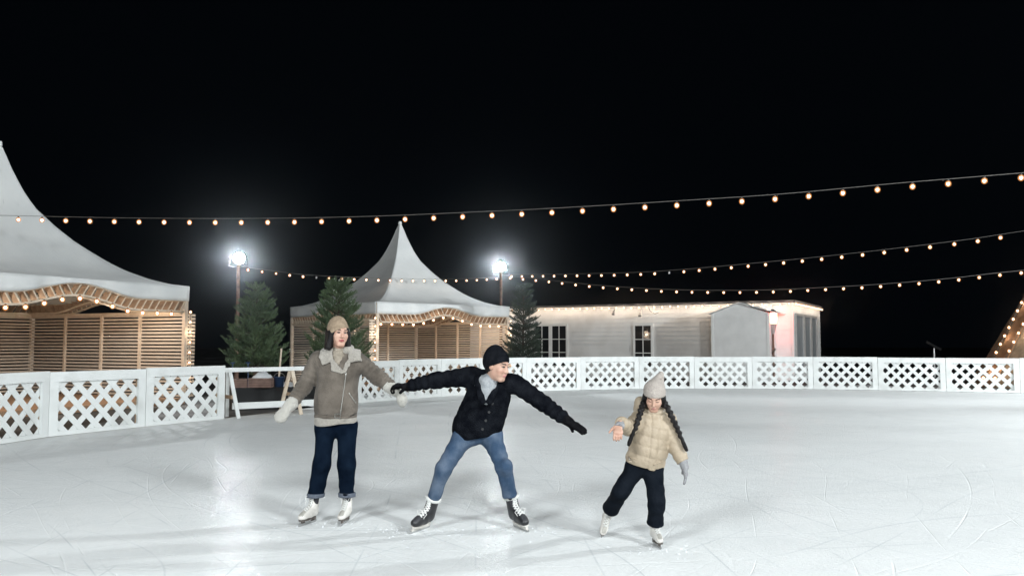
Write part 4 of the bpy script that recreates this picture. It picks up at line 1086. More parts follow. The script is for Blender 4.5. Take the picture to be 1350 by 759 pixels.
def hat_w(f):
    o = f.ell(LW(.010, -.026, .032), np.array((.093, .112, .129)) * hs, HR)
    i = f.ell(LW(.008, -.020, .01), np.array((.082, .099, .095)) * hs, HR)
    n = HR @ np.array((0.36, -.50, 1.0)); b = f.plane(LW(0, .0, .006), n)
    o = smin(o, np.maximum(f.ell(LW(.010, -.026, .032), np.array((.0975, .1165, .131)) * hs, HR), b - .030 * hs), .004)
    return smax(np.maximum(o, -i), -b, .006) + .0012 * f.noise(120, 8)
sdf_obj('hat', axes([LW(0, 0, .05)], .15, .005), hat_w, M['tan_knit'], wr)
# polo neck
def polo(f):
    d = f.cap(J['neck'] + (0, -.01, .055), J['neck'] + (.0, -.01, -.02), .064, .080, ((0, 1, 0), .95))
    d = smin(d, f.cap(J['neck'] + (.005, -.075, -.03), J['neck'] + (.012, -.10, -.16), .055, .06, ((0, 1, 0), .6)), .03)
    z = f.P[2]; return smax(d, f.plane(J['neck'] + (0, 0, .068), (0, 0, 1)), .02) + .004 * np.sin(z * 190 + 2 * np.sin(f.P[0] * 20)) + .002 * f.noise(70, 2)
sdf_obj('polo_neck', axes([J['neck'] + (0, 0, .06), J['neck'] + (0, -.05, -.18)], .11, .006), polo, M['knit_cream'], wr)
# jacket
def jacket_core(f, g=0.0):
    sh = [f.cap(J['chest'] + (0, 0, -.0), J['waist'], .185 + g, .178 + g, ((0, 1, 0), .70)), f.cap(J['waist'], J['hip'] + (0, 0, .0), .178 + g, .188 + g, ((0, 1, 0), .70))]
    sh.append(f.cap(J['shL'] + (.02, 0, -.02), J['shR'] + (-.02, 0, -.02), .078 + g, .078 + g))
    sh.append(f.cap(J['neck'] + (0, 0, -.03), J['chest'], .09, .15, ((0, 1, 0), .8)))
    d = sall(sh, .06)
    ar = []
    for s, w0, w1 in (('L', 1, 0), ('R', 2, 0)):
        a = f.cap(J['sh' + s], J['el' + s], .079 + g, .066 + g); t = f.t
        a += .0050 * np.sin(t * 30 + 3 * f.noise(12, 5) + w0) * (.25 + .75 * t)
        b = f.cap(J['el' + s], J['wr' + s], .066 + g, .053 + g); t = f.t
        b += .0055 * np.sin(t * 34 + 3 * f.noise(12, 6) + w0) * (1 - .35 * t)
        c = smin(a, b, .03)
        dr = J['wr' + s] - J['el' + s]; c = smax(c, f.plane(J['wr' + s], dr), .012)
        ar.append(c)
    d = smin(d, smin(ar[0], ar[1], .01), .035)
    return d
def jacket(f):
    d = jacket_core(f) + .005 * f.noise(16, 9) + .003 * f.noise(34, 10, (1, 1, .6)) + folds(f, 61, 9, .008, (1, 1, .7))
    z = f.P[2]; d = d + .003 * np.exp(-((z - (J['hip'][2] + .075)) / .012) ** 2)     # belt seam
    d = smax(d, -f.plane(J['hip'] + (0, 0, .035), (0, 0, 1)), .01)
    op = f.cap(J['neck'] + (.01, -.12, .09), J['neck'] + (.015, -.16, -.135), .085, .012)
    return smax(d, -op, .02)
axj = axes([J['shL'], J['shR'], J['hip'], J['wrL'], J['wrR'], J['elL']], .14, .0085)
sdf_obj('jacket', axj, jacket, M['suede'], wr)
def hem(f):
    z = f.P[2]; d = f.cap(J['waist'], J['hip'] + (0, 0, .0), .172, .184, ((0, 1, 0), .70)) + .005 * f.noise(60, 3) + .004 * f.noise(16, 9)
    d = smax(d, z - (J['hip'][2] + .045), .01); d = smax(d, -(z - (J['hip'][2] - .018 + .012 * np.sin((f.P[0] - J['hip'][0]) * 14))), .012)
    return d
sdf_obj('hem', axes([J['hip'] + (-.19, -.14, .05), J['hip'] + (.19, .14, -.05)], .03, .0075), hem, M['shearling'], wr)
# shearling collar: two broad lapels and the back of the collar
def poly2(f, pxs, dy):
    """signed distance, in the frontal plane, to a polygon given in pixels"""
    V = [W(a, b_, Y + dy) for a, b_ in pxs]; V = [(v.x, v.z) for v in V]; X, Z_ = f.P[0], f.P[2]
    d = np.full(X.shape, 1e9); s = np.ones(X.shape)
    for i in range(len(V)):
        (x0, z0), (x1, z1) = V[i], V[i - 1]; ex, ez = x1 - x0, z1 - z0; wx, wz = X - x0, Z_ - z0
        t = np.clip((wx * ex + wz * ez) / (ex * ex + ez * ez), 0, 1); d = np.minimum(d, (wx - ex * t) ** 2 + (wz - ez * t) ** 2)
        c1, c2, c3 = Z_ >= z0, Z_ < z1, ex * wz > ez * wx
        s = np.where((c1 & c2 & c3) | (~c1 & ~c2 & ~c3), -s, s)
    return s * np.sqrt(d)
def collar(f):
    nk = J['neck']; A = lambda x, y, z: nk + np.array((x, y, z)); core = jacket_core(f); front = f.P[1] - (nk[1] - .01)
    res = None
    for pts, o_, th in (([(420.5, 460), (430, 457), (435, 462), (438, 475), (424.5, 481), (419, 470)], .016, .012), ([(435, 471), (443, 479), (454, 491), (450, 492), (437, 488)], .010, .010),
                        ([(459, 461), (463, 457.5), (471, 461), (475, 475.5), (460.5, 477), (458, 471)], .018, .012), ([(461, 472), (460, 480), (455.5, 490.5), (452, 487), (456.5, 475)], .012, .010)):
        x = smax(smax(poly2(f, pts, -.12) - .004, np.abs(core - o_) - th, .012), front, .01)
        res = x if res is None else smin(res, x, .006)
    rng = [A(.085 * math.sin(a) + .002, .005 + .080 * -math.cos(a), .040 + .012 * -math.cos(a)) for a in np.linspace(R(55), R(305), 11)]
    for a, b_ in zip(rng[:-1], rng[1:]): res = smin(res, f.cap(a, b_, .036, .036), .02)
    return res + .0035 * f.noise(95, 3) + .0028 * f.noise(180, 4)
sdf_obj('collar', axes([J['neck'] + (-.18, -.20, -.19), J['neck'] + (.19, .1, .09)], .04, .006), collar, M['shearling'], wr)
# zip, belt buckle and pocket zips on the jacket front
def front_y(fld_fn, x, z, y0=-.32):
    ys = np.arange(Y + y0, Y + .05, .004); ax_ = [np.array([x]), ys, np.array([z])]
    v = fld_fn(Fld(ax_))[0, :, 0]; k = np.argmax(v < 0); return ys[k] - .003
def seam(name, pts, r, m, fld, par):
    mb = MB(); P_ = []
    for (px0, py0), (px1, py1) in zip(pts[:-1], pts[1:]):
        for k in range(9):
            q = W(px0 + (px1 - px0) * k / 8, py0 + (py1 - py0) * k / 8, Y - .13); P_.append((q.x, front_y(fld, q.x, q.z), q.z))
    mb.tube(P_, r, 5); return mb.build(name, m, par, True)
seam('zip', [(456, 487), (447.5, 549)], .004, M['zip'], jacket, wr)
seam('pocket_zip', [(458.5, 518), (466, 532)], .004, M['zip'], jacket, wr)
seam('pocket_zip', [(429, 519), (424, 533)], .0025, M['suede'], jacket, wr)
seam('belt', [(415.5, 545.5), (430, 547), (443, 548), (458, 547.5), (471, 545.5)], .006, M['suede'], jacket, wr)
q = W(444.5, 548, Y - .13); yy = front_y(jacket, q.x, q.z)
b = MB(); b.tube([(q.x - .022, yy - .008, q.z - .016), (q.x + .022, yy - .008, q.z - .016), (q.x + .022, yy - .008, q.z + .016), (q.x - .022, yy - .008, q.z + .016), (q.x - .022, yy - .008, q.z - .016)], .0035, 5); b.build('buckle', M['zip'], wr)
# jeans
def jeans_w(f):
    hp = f.cap(J['hL'], J['hR'], .090, .090, ((0, 1, 0), .95)); ls = []
    for s in 'LR':
        a = f.cap(J['h' + s], J['kn' + s], .084, .071); b = f.cap(J['kn' + s], J['an' + s] + (0, 0, .02), .071, .067)
        b += .004 * np.sin(f.t * 26 + 3 * f.noise(11, 3)) * f.t
        c = smin(a, b, .05); ls.append(c)
    d = smin(ls[0], ls[1], .012); d = smin(d, hp, .05) + .0045 * f.noise(18, 21) + .003 * f.noise(40, 22, (1, 1, .5)) + folds(f, 62, 10, .010)
    d = smax(d, -(f.P[2] - J['anL'][2] - .122), .006)
    return smax(d, f.P[2] - J['hip'][2] - .06, .02)
sdf_obj('jeans', axes([J['hL'] + (0, 0, .1), J['hR'] + (0, 0, .1), J['anL'], J['anR'], J['knL'], J['knR']], .12, .0085), jeans_w, M['denim_dark'], wr)
for s_ in 'LR':
    def cuffs_w(f):
        d = f.cap(J['kn' + s_], J['an' + s_] + (0, 0, .02), .076, .073)
        return smax(smax(d, f.P[2] - (J['anL'][2] + .145), .006), -(f.P[2] - (J['anL'][2] + .108)), .006) + .002 * f.noise(40, 3)
    sdf_obj('jeans_cuff', axes([J['an' + s_] + (0, 0, .15), J['an' + s_] + (0, 0, .10)], .11, .006), cuffs_w, M['denim_turn'], wr)
# mittens
dl = (J['wrL'] - J['elL']); dl = dl / np.linalg.norm(dl); dl = dl * .75 + np.array((-.35, -.15, -.35)); dl /= np.linalg.norm(dl)
def mit_l(f):
    w0 = J['wrL'] - dl * .01
    d = hand_field(f, w0, dl, (.2, .5, -.6), .92, .22, .06, -1, .017, mitten=True)
    d = smin(d, f.cap(w0 - dl * .02, w0 + dl * .03, .050, .043), .02)
    return d - .006 + .004 * f.noise(80, 5) + .0025 * f.noise(170, 6)
sdf_obj('mitten', axes([J['wrL'] - dl * .07, J['wrL'] + dl * .22], .075, .0055), mit_l, M['mitten'], wr)
dR = np.array((.80, -.12, -.60)); dR /= np.linalg.norm(dR)
def mit_r(f):
    w0 = J['wrR'] + (0, 0, -.01)
    d = hand_field(f, w0, dR, (-.5, -.2, -.8), 1.02, .55, .03, 1, .017, mitten=True)
    d = smin(d, f.cap(w0 - dR * .03, w0 + dR * .03, .050, .042), .02)
    return d - .006 + .004 * f.noise(80, 7) + .0025 * f.noise(170, 8)
sdf_obj('mitten', axes([J['wrR'] - dR * .05, J['wrR'] + dR * .2], .075, .0055), mit_r, M['mitten'], wr)
for k in 'LR': skate('skate', wr, *SK[k], 'white')
WJ = J; WdR = dR

# ================================================================== man
M['coat_black'] = mat('black_pile_coat', (.0045, .0052, .0075), .95, (.011, .0125, .016), 14, .9, 95, spec=0, detail=8)
M['rib_black'] = mat('black_rib_knit', (.006, .007, .009), .95, (.011, .012, .015), 30, .6, 110, spec=0)
M['denim_blue'] = mat('blue_denim', (.036, .064, .112), .9, (.125, .16, .215), 7, .4, 140, detail=10, lo=.42, hi=.78, spec=.1)
M['scarf'] = mat('grey_scarf', (.33, .345, .36), .9, (.26, .275, .29), 30, .7, 90)
M['glove_black'] = mat('black_gloves', (.005, .005, .006), .85, (.010, .010, .011), 30, .4, 120, spec=0)
Y = 6.90
feetL, feetR = G(553.5, 699), G(687, 697.5)
mr_ = thing('person', 'man in a black coat and black hat, legs wide apart and arms spread', 'person', ((feetL.x + feetR.x) / 2, (feetL.y + feetR.y) / 2, 0))
p = lambda px, py, dy=0.0: np.array(W(px, py, Y + dy))
J = dict(head=p(655.5, 482.3, -.17), neck=p(645, 503, -.06), shL=p(621, 496, .02), shR=p(675, 503, -.08), chest=p(644, 522, -.02), waist=p(636, 548, .03), hip=p(630, 566, .06),
         elL=p(577, 501, .07), wrL=p(538, 508.5, .12), elR=p(716, 531, -.14), wrR=p(745, 552.5, -.24), hL=p(614, 572, .06), hR=p(646, 572, .04), knL=p(585.5, 617, -.10), knR=p(664, 614, -.12),
         anL=p(562, 671, .02), anR=p(676, 669, .04))
SK = dict(L=(feetL, (-.52, -1, 0), (.42, .10, 1), 1.02), R=(feetR, (.50, -1, 0), (-.30, .12, 1), 1.02))
BP = {k: boot_pts(*v) for k, v in SK.items()}; J['anL'], J['anR'] = BP['L'][0], BP['R'][0]
HR = frame(58, -12, -2); hs = .99; hd = J['head']
lo, hi = bounds(list(J.values()), .16); lo[2] = .1
ax = [axis(lo[0], hi[0], .014, (hd[0] - .12, hd[0] + .12, .0045)), axis(lo[1], hi[1], .014, (hd[1] - .13, hd[1] + .13, .0045)), axis(lo[2], hi[2], .014, (hd[2] - .13, hd[2] + .14, .0045))]
gd = J['wrR'] - J['elR']; gd = gd / np.linalg.norm(gd); gdir = np.array((.86, -.10, -.50)); gdir = gdir / np.linalg.norm(gdir)
def body_m(f):
    d = head_field(f, hd, HR, hs)
    d = smin(d, f.cap(hd - HR[:, 2] * .05, J['neck'], .052, .06), .03)
    t = [f.cap(J['chest'], J['waist'], .13, .12, ((0, 1, 0), .72)), f.cap(J['waist'], J['hip'], .115, .09, ((0, 1, 0), .75)), f.cap(J['shL'], J['shR'], .055, .055), f.cap(J['neck'], J['chest'], .06, .11)]
    for s in 'LR':
        t += [f.cap(J['sh' + s], J['el' + s], .05, .04), f.cap(J['el' + s], J['wr' + s], .038, .027), f.cap(J['h' + s], J['kn' + s], .052, .034), f.cap(J['kn' + s], J['an' + s], .034, .028)]
    t.append(f.cap(J['wrL'], J['wrL'] + (J['wrL'] - J['elL']) * .2, .022, .022)); t.append(f.cap(J['wrR'], J['wrR'] + gdir * .05, .020, .020))
    for s in 'LR': t.append(f.cap(J['an' + s], BP[s][1], .032, .024))
    return smin(d, sall(t, .04), .025)
sdf_obj('body', ax, body_m, [M['skin'], M['lip_pale'], M['eye'], M['brow'], M['dark_sock']], mr_, face_colour(hd, HR, hs))
def LM(x, y, z): return hd + HR @ (np.array((x, y, z)) * hs)
def hair_m(f):
    d = f.ell(LM(0, -.016, .022), np.array((.080, .098, .096)) * hs, HR)
    d = smin(d, f.cap(LM(0, -.085, 0), LM(0, -.075, -.06), .03, .02), .03)
    d = smax(d, f.plane(LM(0, .018, 0), HR @ np.array((0, 1, .25))), .006)
    d = smax(d, -f.ell(LM(0, .03, -.05), np.array((.15, .05, .06)) * hs, HR), .008)
    return d + .002 * f.noise(160, 4)
sdf_obj('hair', axes([LM(0, 0, 0)], .145, .0055), hair_m, M['hair'], mr_)
def hat_m(f):
    o = smin(f.ell(LM(0, -.026, .040), np.array((.090, .112, .112)) * hs, HR), f.ell(LM(-.01, -.05, .085), np.array((.066, .072, .080)) * hs, HR), .03)
    i = f.ell(LM(0, -.018, .022), np.array((.079, .097, .094)) * hs, HR)
    n = HR @ np.array((0, -.62, 1.0)); b = f.plane(LM(0, 0, .002), n)
    o = smin(o, np.maximum(f.ell(LM(0, -.020, .040), np.array((.095, .1135, .112)) * hs, HR), b - .05 * hs), .004)
    return smax(np.maximum(o, -i), -b, .006) + .0015 * f.noise(100, 8) + .003 * f.noise(25, 3)
sdf_obj('hat', axes([LM(0, 0, .05)], .155, .005), hat_m, M['rib_black'], mr_)
def scarf_m(f):
    nk = J['neck']; A = lambda x, y, z: nk + np.array((x, y, z))
    d = f.cap(A(.015, -.035, .035), A(-.01, -.015, -.03), .073, .10, ((0, 1, 0), .95))
    d = smin(d, f.cap(A(.0, -.09, -.01), A(-.022, -.135, -.14), .068, .035, ((0, 1, 0), .6)), .03)
    d = smin(d, f.cap(A(-.035, .01, .075), A(-.05, -.03, -.02), .058, .06), .03)
    d = smax(d, f.plane(A(.0, 0, .075), (-.15, -.1, 1)), .02)
    return d + .004 * np.sin(f.P[2] * 70 + f.P[0] * 50 + 3 * f.noise(12, 4)) + .0015 * f.noise(50, 5)
sdf_obj('scarf', axes([J['neck'] + (0, -.05, .06), J['neck'] + (0, -.06, -.16)], .13, .006), scarf_m, M['scarf'], mr_)
def coat_core(f):
    d = sall([f.cap(J['chest'], J['waist'], .185, .190, ((0, 1, 0), .74)), f.cap(J['waist'], J['hip'] + (-.012, 0, .01), .190, .205, ((0, 1, 0), .74)), f.cap(J['shL'] + (.02, 0, -.015), J['shR'] + (-.02, 0, -.015), .080, .080), f.cap(J['neck'], J['chest'], .08, .16, ((0, 1, 0), .8))], .06)
    ar = []
    for s, w0 in (('L', 0), ('R', 2)):
        a = f.cap(J['sh' + s], J['el' + s], .084, .067); t = f.t; a += .005 * np.sin(t * 26 + 3 * f.noise(12, 5) + w0) * (.2 + .8 * t)
        b = f.cap(J['el' + s], J['wr' + s], .067, .050); t = f.t; b += .0055 * np.sin(t * 26 + 3 * f.noise(12, 6) + w0)
        c = smin(a, b, .03); c = smax(c, f.plane(J['wr' + s], J['wr' + s] - J['el' + s]), .012); ar.append(c)
    return smin(d, smin(ar[0], ar[1], .01), .04)
tilt = np.array((-.16, -.05, 1.0))
def coat_m(f):
    d = coat_core(f) + folds(f, 63, 9, .011, (1, 1, .7)) + .006 * f.noise(15, 9) + .004 * f.noise(34, 10) + .002 * f.noise(120, 12)
    d = smax(d, -f.plane(J['hip'] + (0, 0, -.055), tilt), .012)
    op = f.cap(J['neck'] + (.01, -.13, .09), J['neck'] + (-.02, -.19, -.15), .082, .012)
    slit = f.cap(J['neck'] + (-.02, -.17, -.13), J['hip'] + (.0, -.165, -.10), .007, .010)
    return smax(smax(d, -op, .02), -slit, .01)
sdf_obj('coat', axes([J['shL'], J['shR'], J['hip'] + (0, 0, -.05), J['wrL'], J['wrR'], J['neck']], .15, .0085), coat_m, M['coat_black'], mr_)
def mcollar(f):
    nk = J['neck']; A = lambda x, y, z: nk + np.array((x, y, z)); ps = []
    rng = [A(.095 * math.sin(a) - .005, .015 - .085 * math.cos(a), .02 + .015 * math.cos(a)) for a in np.linspace(R(50), R(310), 11)]
    for a, b in zip(rng[:-1], rng[1:]): ps.append(f.cap(a, b, .030, .030))
    for s in (-1, 1): ps.append(f.cap(A(s * .078 - .01, -.05, .01), A(s * .030 - .022, -.170, -.15), .036, .026, ((0, -1, .3), .7)))
    return sall(ps, .02) + .003 * f.noise(70, 3)
sdf_obj('collar', axes([J['neck'] + (-.12, -.18, -.15), J['neck'] + (.12, .1, .06)], .05, .0065), mcollar, M['coat_black'], mr_)
for k in range(4):
    b = MB(); f_ = k / 3.6; q = J['neck'] * (1 - f_) + J['hip'] * f_ + np.array((.028, 0, -.15 * (1 - f_) - .02)); yy = front_y(coat_m, q[0], q[2], -.35)
    b.tube([(q[0], yy - .006, q[2]), (q[0], yy + .004, q[2])], .011, 10); b.build('button', M['boot_black'], mr_)
def jeans_m(f):
    hp = f.cap(J['hL'], J['hR'], .098, .098); ls = []
    for s in 'LR':
        a = f.cap(J['h' + s], J['kn' + s], .086, .064); a += .004 * np.sin(f.t * 22 + 3 * f.noise(10, 3)) * f.t
        b = f.cap(J['kn' + s], J['an' + s], .064, .058); b += .0045 * np.sin(f.t * 21 + 6 * f.noise(9, 4)) * (f.noise(7, 44) + .4) * 1.4
        cut = J['kn' + s] * .36 + J['an' + s] * .64
        ls.append(smax(smin(a, b, .04), f.plane(cut, J['an' + s] - J['kn' + s]), .008))
    d = smin(ls[0], ls[1], .02)
    return smin(d, hp, .05) + .005 * f.noise(18, 21) + .003 * f.noise(40, 22) + folds(f, 64, 11, .011)
sdf_obj('jeans', axes([J['hL'] + (0, 0, .1), J['hR'] + (0, 0, .1), J['anL'], J['anR'], J['knL'], J['knR']], .12, .0085), jeans_m, M['denim_blue'], mr_)
# gloves
def gl_r(f):
    w0 = J['wrR'] + gd * .015
    d = hand_field(f, w0, gdir, (-.05, .35, -.8), 1.05, .10, .03, 1, .0115, thumb_dir=(.10, -.12, -1.0))
    return smin(d, f.cap(J['wrR'] - gd * .05, w0 + gdir * .03, .047, .036), .02) - .002
sdf_obj('glove', axes([J['wrR'] - gd * .06, J['wrR'] + gdir * .22], .085, .005), gl_r, M['glove_black'], mr_)
gl = WJ['wrR'] + WdR * .055 - J['wrL']; gl = gl / np.linalg.norm(gl)
def gl_l(f):
    w0 = J['wrL'] + gl * .0
    d = hand_field(f, w0, np.array((-.93, -.30, .02)), (.1, -.25, -.95), 1.05, .72, .04, 1, .0118, thumb_dir=(-.35, -.55, -.80))
    return smin(d, f.cap(J['wrL'] + (.05, 0, 0), w0 + gl * .02, .045, .034), .02) - .002
sdf_obj('glove', axes([J['wrL'] + (.07, 0, 0), J['wrL'] + gl * .2], .09, .005), gl_l, M['glove_black'], mr_)
for k in 'LR': skate('skate', mr_, *SK[k], 'hockey')

# ================================================================== girl
M['puffer'] = mat('beige_puffer', (.37, .298, .215), .6, (.32, .258, .185), 8, .3, 40, detail=6)
M['snow_pants'] = mat('black_snow_trousers', (.0045, .0065, .0100), .8, (.008, .0105, .015), 9, .3, 60, spec=.03)
M['pale_knit'] = mat('pale_rib_knit', (.40, .355, .32), .9, (.34, .30, .27), 26, .6, 110, stretch=(1, 1, 1))
M['grey_knit'] = mat('grey_knit', (.22, .22, .23), .9, (.30, .30, .31), 40, .6, 120)
Y = 6.37
footR = G(866.5, 720)
gr_ = thing('person', 'girl with long braids in a beige puffer jacket, gliding on one skate', 'person', (footR.x - .06, footR.y, 0))
p = lambda px, py, dy=0.0: np.array(W(px, py, Y + dy))
J = dict(head=p(862.5, 523, -.06), neck=p(862, 543, .03), shL=p(845, 550, .02), shR=p(880, 554, .02), chest=p(860, 566, .0), waist=p(855, 590, .0), hip=p(850, 608, .02),
         elL=p(829, 564, -.10), wrL=p(817.5, 557, -.26), elR=p(889.5, 586, -.02), wrR=p(901.5, 609, -.06), hL=p(840, 612, .04), hR=p(860, 614, .02), knL=p(818, 648, .05), knR=p(866, 659, -.06),
         anL=p(800, 679, .32), anR=p(864.5, 704, .02))
tl = np.array((-.22, -.72, -.66)); tl /= np.linalg.norm(tl); up2 = np.array((.25, -.45, .85))
upn = up2 - tl * (up2 @ tl); upn /= np.linalg.norm(upn)
SK = dict(L=(J['anL'] - upn * .125 * .76 + tl * .076 * .76, tl, up2, .76), R=(footR, (.12, -1, 0), (-.03, 0, 1), .76))
BP = {k: boot_pts(*v) for k, v in SK.items()}; J['anL'], J['anR'] = BP['L'][0], BP['R'][0]
HR = frame(-12, -30, -4); hs = .86; hd = J['head']
lo, hi = bounds(list(J.values()), .12); lo[2] = .1
hand0 = p(816.2, 558.5, -.28); handd = np.array((-.18, -.55, -.75)); handd /= np.linalg.norm(handd)
lo = np.minimum(lo, hand0 + handd * .14 - .05)
ax = [axis(lo[0], hi[0], .012, (min(hd[0] - .1, hand0[0] - .07), hd[0] + .10, .0042)), axis(lo[1], hi[1], .012, (hand0[1] - .15, hd[1] + .11, .0042)), axis(lo[2], hi[2], .012, (hand0[2] - .15, hd[2] + .12, .0042))]
def body_g(f):
    d = head_field(f, hd, HR, hs)
    d = smin(d, f.cap(hd - HR[:, 2] * .04, J['neck'], .040, .045), .03)
    t = [f.cap(J['chest'], J['waist'], .09, .085, ((0, 1, 0), .75)), f.cap(J['waist'], J['hip'], .085, .09, ((0, 1, 0), .75)), f.cap(J['shL'], J['shR'], .038, .038), f.cap(J['neck'], J['chest'], .04, .08)]
    for s in 'LR':
        t += [f.cap(J['sh' + s], J['el' + s], .034, .028), f.cap(J['el' + s], J['wr' + s], .027, .020), f.cap(J['h' + s], J['kn' + s], .044, .032), f.cap(J['kn' + s], J['an' + s], .032, .025)]
    t.append(f.cap(J['wrR'], J['wrR'] + (.01, 0, -.05), .02, .02))
    for s in 'LR': t.append(f.cap(J['an' + s], BP[s][1], .024, .018))
    d = smin(d, sall(t, .03), .02)
    h = hand_field(f, hand0, handd, (.15, .85, -.55), .82, .55, .02, -1, .0100)
    return smin(d, h, .01)
sdf_obj('body', ax, body_g, [M['skin'], M['lip_pale'], M['eye'], M['brow'], M['dark_sock']], gr_, face_colour(hd, HR, hs, True, .016))
def LG(x, y, z): return hd + HR @ (np.array((x, y, z)) * hs)
def hair_g(f):
    d = f.ell(LG(0, -.016, .02), np.array((.084, .100, .098)) * hs, HR)
    for s in (-1, 1): d = smin(d, f.cap(LG(s * .068, .0, .0), LG(s * .082, -.005, -.075), .028, .026), .025)
    d = smax(d, -f.ell(LG(0, .08, -.02), np.array((.063, .085, .105)) * hs, HR), .01)
    d = smax(d, f.plane(LG(0, 0, .05), HR[:, 2]), .01)
    return d + .003 * f.noise(90, 4, (1, 1, .15))
sdf_obj('hair', axes([LG(0, 0, 0)], .135, .005), hair_g, M['hair'], gr_)
def braid(pts, r):
    pts = np.array(pts); ax = axes(pts, .05, .0048)
    seg = np.linalg.norm(np.diff(pts, axis=0), axis=1); cum = np.concatenate([[0], np.cumsum(seg)])
    def fn(f):
        d = None; n = int(cum[-1] / .020)
        for i in range(n + 1):
            s = cum[-1] * i / n; c = np.array([np.interp(s, cum, pts[:, k]) for k in range(3)]); c2 = np.array([np.interp(s + .02, cum, pts[:, k]) for k in range(3)])
            dr = c2 - c if s < cum[-1] - .001 else pts[-1] - pts[-2]
            dr = dr / (np.linalg.norm(dr) + 1e-9); sd = np.cross(dr, (0, 1, 0)); sd /= np.linalg.norm(sd)
            k = 1 if i % 2 else -1; rr_ = r * (1 - .30 * i / n)
            if i > n - 4: x = f.cap(c, c + dr * .03, rr_ * .62, rr_ * (.8 if i > n - 2 else .6)) 
            else: x = f.cap(c + sd * k * rr_ * .55, c + dr * .022 - sd * k * rr_ * .25, rr_ * .72, rr_ * .55)
            d = x if d is None else smin(d, x, .016)
        return d + .0012 * f.noise(200, 3)
    return sdf_obj('braid', ax, fn, M['hair'], gr_)
braid([LG(.080, -.01, -.045), p(845.5, 539, -.10), p(842.5, 549, -.135), p(838.5, 562, -.165), p(833, 574, -.16), p(830.5, 581, -.15)], .022)
braid([LG(-.080, -.01, -.045), p(882, 541, -.09), p(885.5, 549, -.10), p(890, 558, -.09), p(895, 569, -.09), p(900, 581, -.10), p(903, 588, -.10)], .022)
def hat_g(f):
    n = HR @ np.array((0, -.30, 1.0)); b = f.plane(LG(0, .0, .016), n)
    i = f.ell(LG(0, -.018, .02), np.array((.078, .094, .093)) * hs, HR)
    o = f.ell(LG(0, -.018, .024), np.array((.090, .106, .108)) * hs, HR)
    tip = p(871.5, 493.0, .035)
    o = smin(o, f.cap(LG(.0, -.03, .06), tip, .078, .022), .03)
    o = smin(o, np.maximum(f.ell(LG(0, -.018, .028), np.array((.0955, .111, .115)) * hs, HR), b - .055 * hs), .004)
    fold = f.cap(tip + (.010, -.045, .01), tip * .45 + LG(.02, .10, .09) * .55, .007, .003)
    o = smax(o, -fold, .02)
    return smax(np.maximum(o, -i), -b, .006) + .002 * f.noise(40, 8)
sdf_obj('hat', axes([LG(0, 0, .05), p(871, 492, .03)], .13, .005), hat_g, M['pale_knit'], gr_)
def puff_core(f):
    up_ = np.array(J['chest'] - J['hip']); up_ /= np.linalg.norm(up_)
    tz = f.plane(J['hip'], up_)
    d = sall([f.cap(J['chest'], J['waist'], .116, .128, ((0, 1, 0), .80)), f.cap(J['waist'], J['hip'] + (0, 0, .0), .128, .142, ((0, 1, 0), .80)), f.cap(J['shL'], J['shR'], .062, .062), f.cap(J['neck'] + (0, 0, -.02), J['chest'], .075, .12, ((0, 1, 0), .85))], .05)
    d = d - .0095 * np.abs(np.sin(PI * (tz + .02 + .006 * f.noise(14, 31)) / .074)) ** .6
    ar = []
    for s in 'LR':
        L1 = np.linalg.norm(J['el' + s] - J['sh' + s]); L2 = np.linalg.norm(J['wr' + s] - J['el' + s])
        a = f.cap(J['sh' + s], J['el' + s], .058, .052); a = a - .0085 * np.abs(np.sin(PI * f.t * L1 / .062 + .5 * f.noise(16, 32))) ** .6
        b = f.cap(J['el' + s], J['wr' + s], .052, .044); b = b - .0085 * np.abs(np.sin(PI * f.t * L2 / .060 + .5 * f.noise(16, 33))) ** .6
        c = smin(a, b, .02); c = smax(c, f.plane(J['wr' + s] - (J['wr' + s] - J['el' + s]) * .04, J['wr' + s] - J['el' + s]), .012); ar.append(c)
    return smin(smin(d, ar[0], .022), ar[1], .022), tz
def puffer(f):
    d, tz = puff_core(f); d = d + .004 * f.noise(26, 9) + .0025 * f.noise(55, 10) + folds(f, 66, 18, .005)
    d = smax(d, -(tz + .03), .012)
    pl = np.abs(f.P[0] - (J['chest'][0] + .008 + (f.P[2] - J['chest'][2]) * .10)); fr = f.P[1] < J['chest'][1]
    d = d - np.where(fr, .007 * np.exp(-(pl / .028) ** 4), 0)
    d = d + np.where(fr, .005 * np.exp(-((pl - .034) / .005) ** 2), 0)
    op = f.cap(J['neck'] + (.0, -.10, .08), J['neck'] + (0, -.11, -.02), .06, .012)
    return smax(d, -op, .015)
sdf_obj('puffer_jacket', axes([J['shL'], J['shR'], J['hip'] + (0, 0, -.05), J['wrL'], J['wrR'], J['neck'], J['elR']], .125, .007), puffer, M['puffer'], gr_)
def pcollar(f):
    nk = J['neck']; ps = []
    rng = [nk + np.array((.068 * math.sin(a), -.005 - .068 * math.cos(a), .012 - .012 * math.cos(a))) for a in np.linspace(R(14), R(346), 15)]
    for a, b in zip(rng[:-1], rng[1:]): ps.append(f.cap(a, b, .026, .026))
    return sall(ps, .012) + .002 * f.noise(60, 3)
sdf_obj('collar', axes([J['neck'] + (-.1, -.1, -.03), J['neck'] + (.1, .1, .04)], .03, .006), pcollar, M['puffer'], gr_)
def hood(f):
    c = p(843, 528, .10)
    d = f.cap(p(844, 530, .10), p(847, 541, .12), .046, .056); d = smin(d, f.cap(p(846, 541, .12), p(874, 545, .12), .06, .055), .04)
    return d + .004 * f.noise(40, 3)
sdf_obj('hood', axes([p(842, 525, .1), p(876, 546, .12)], .09, .007), hood, M['puffer'], gr_)
b = MB()
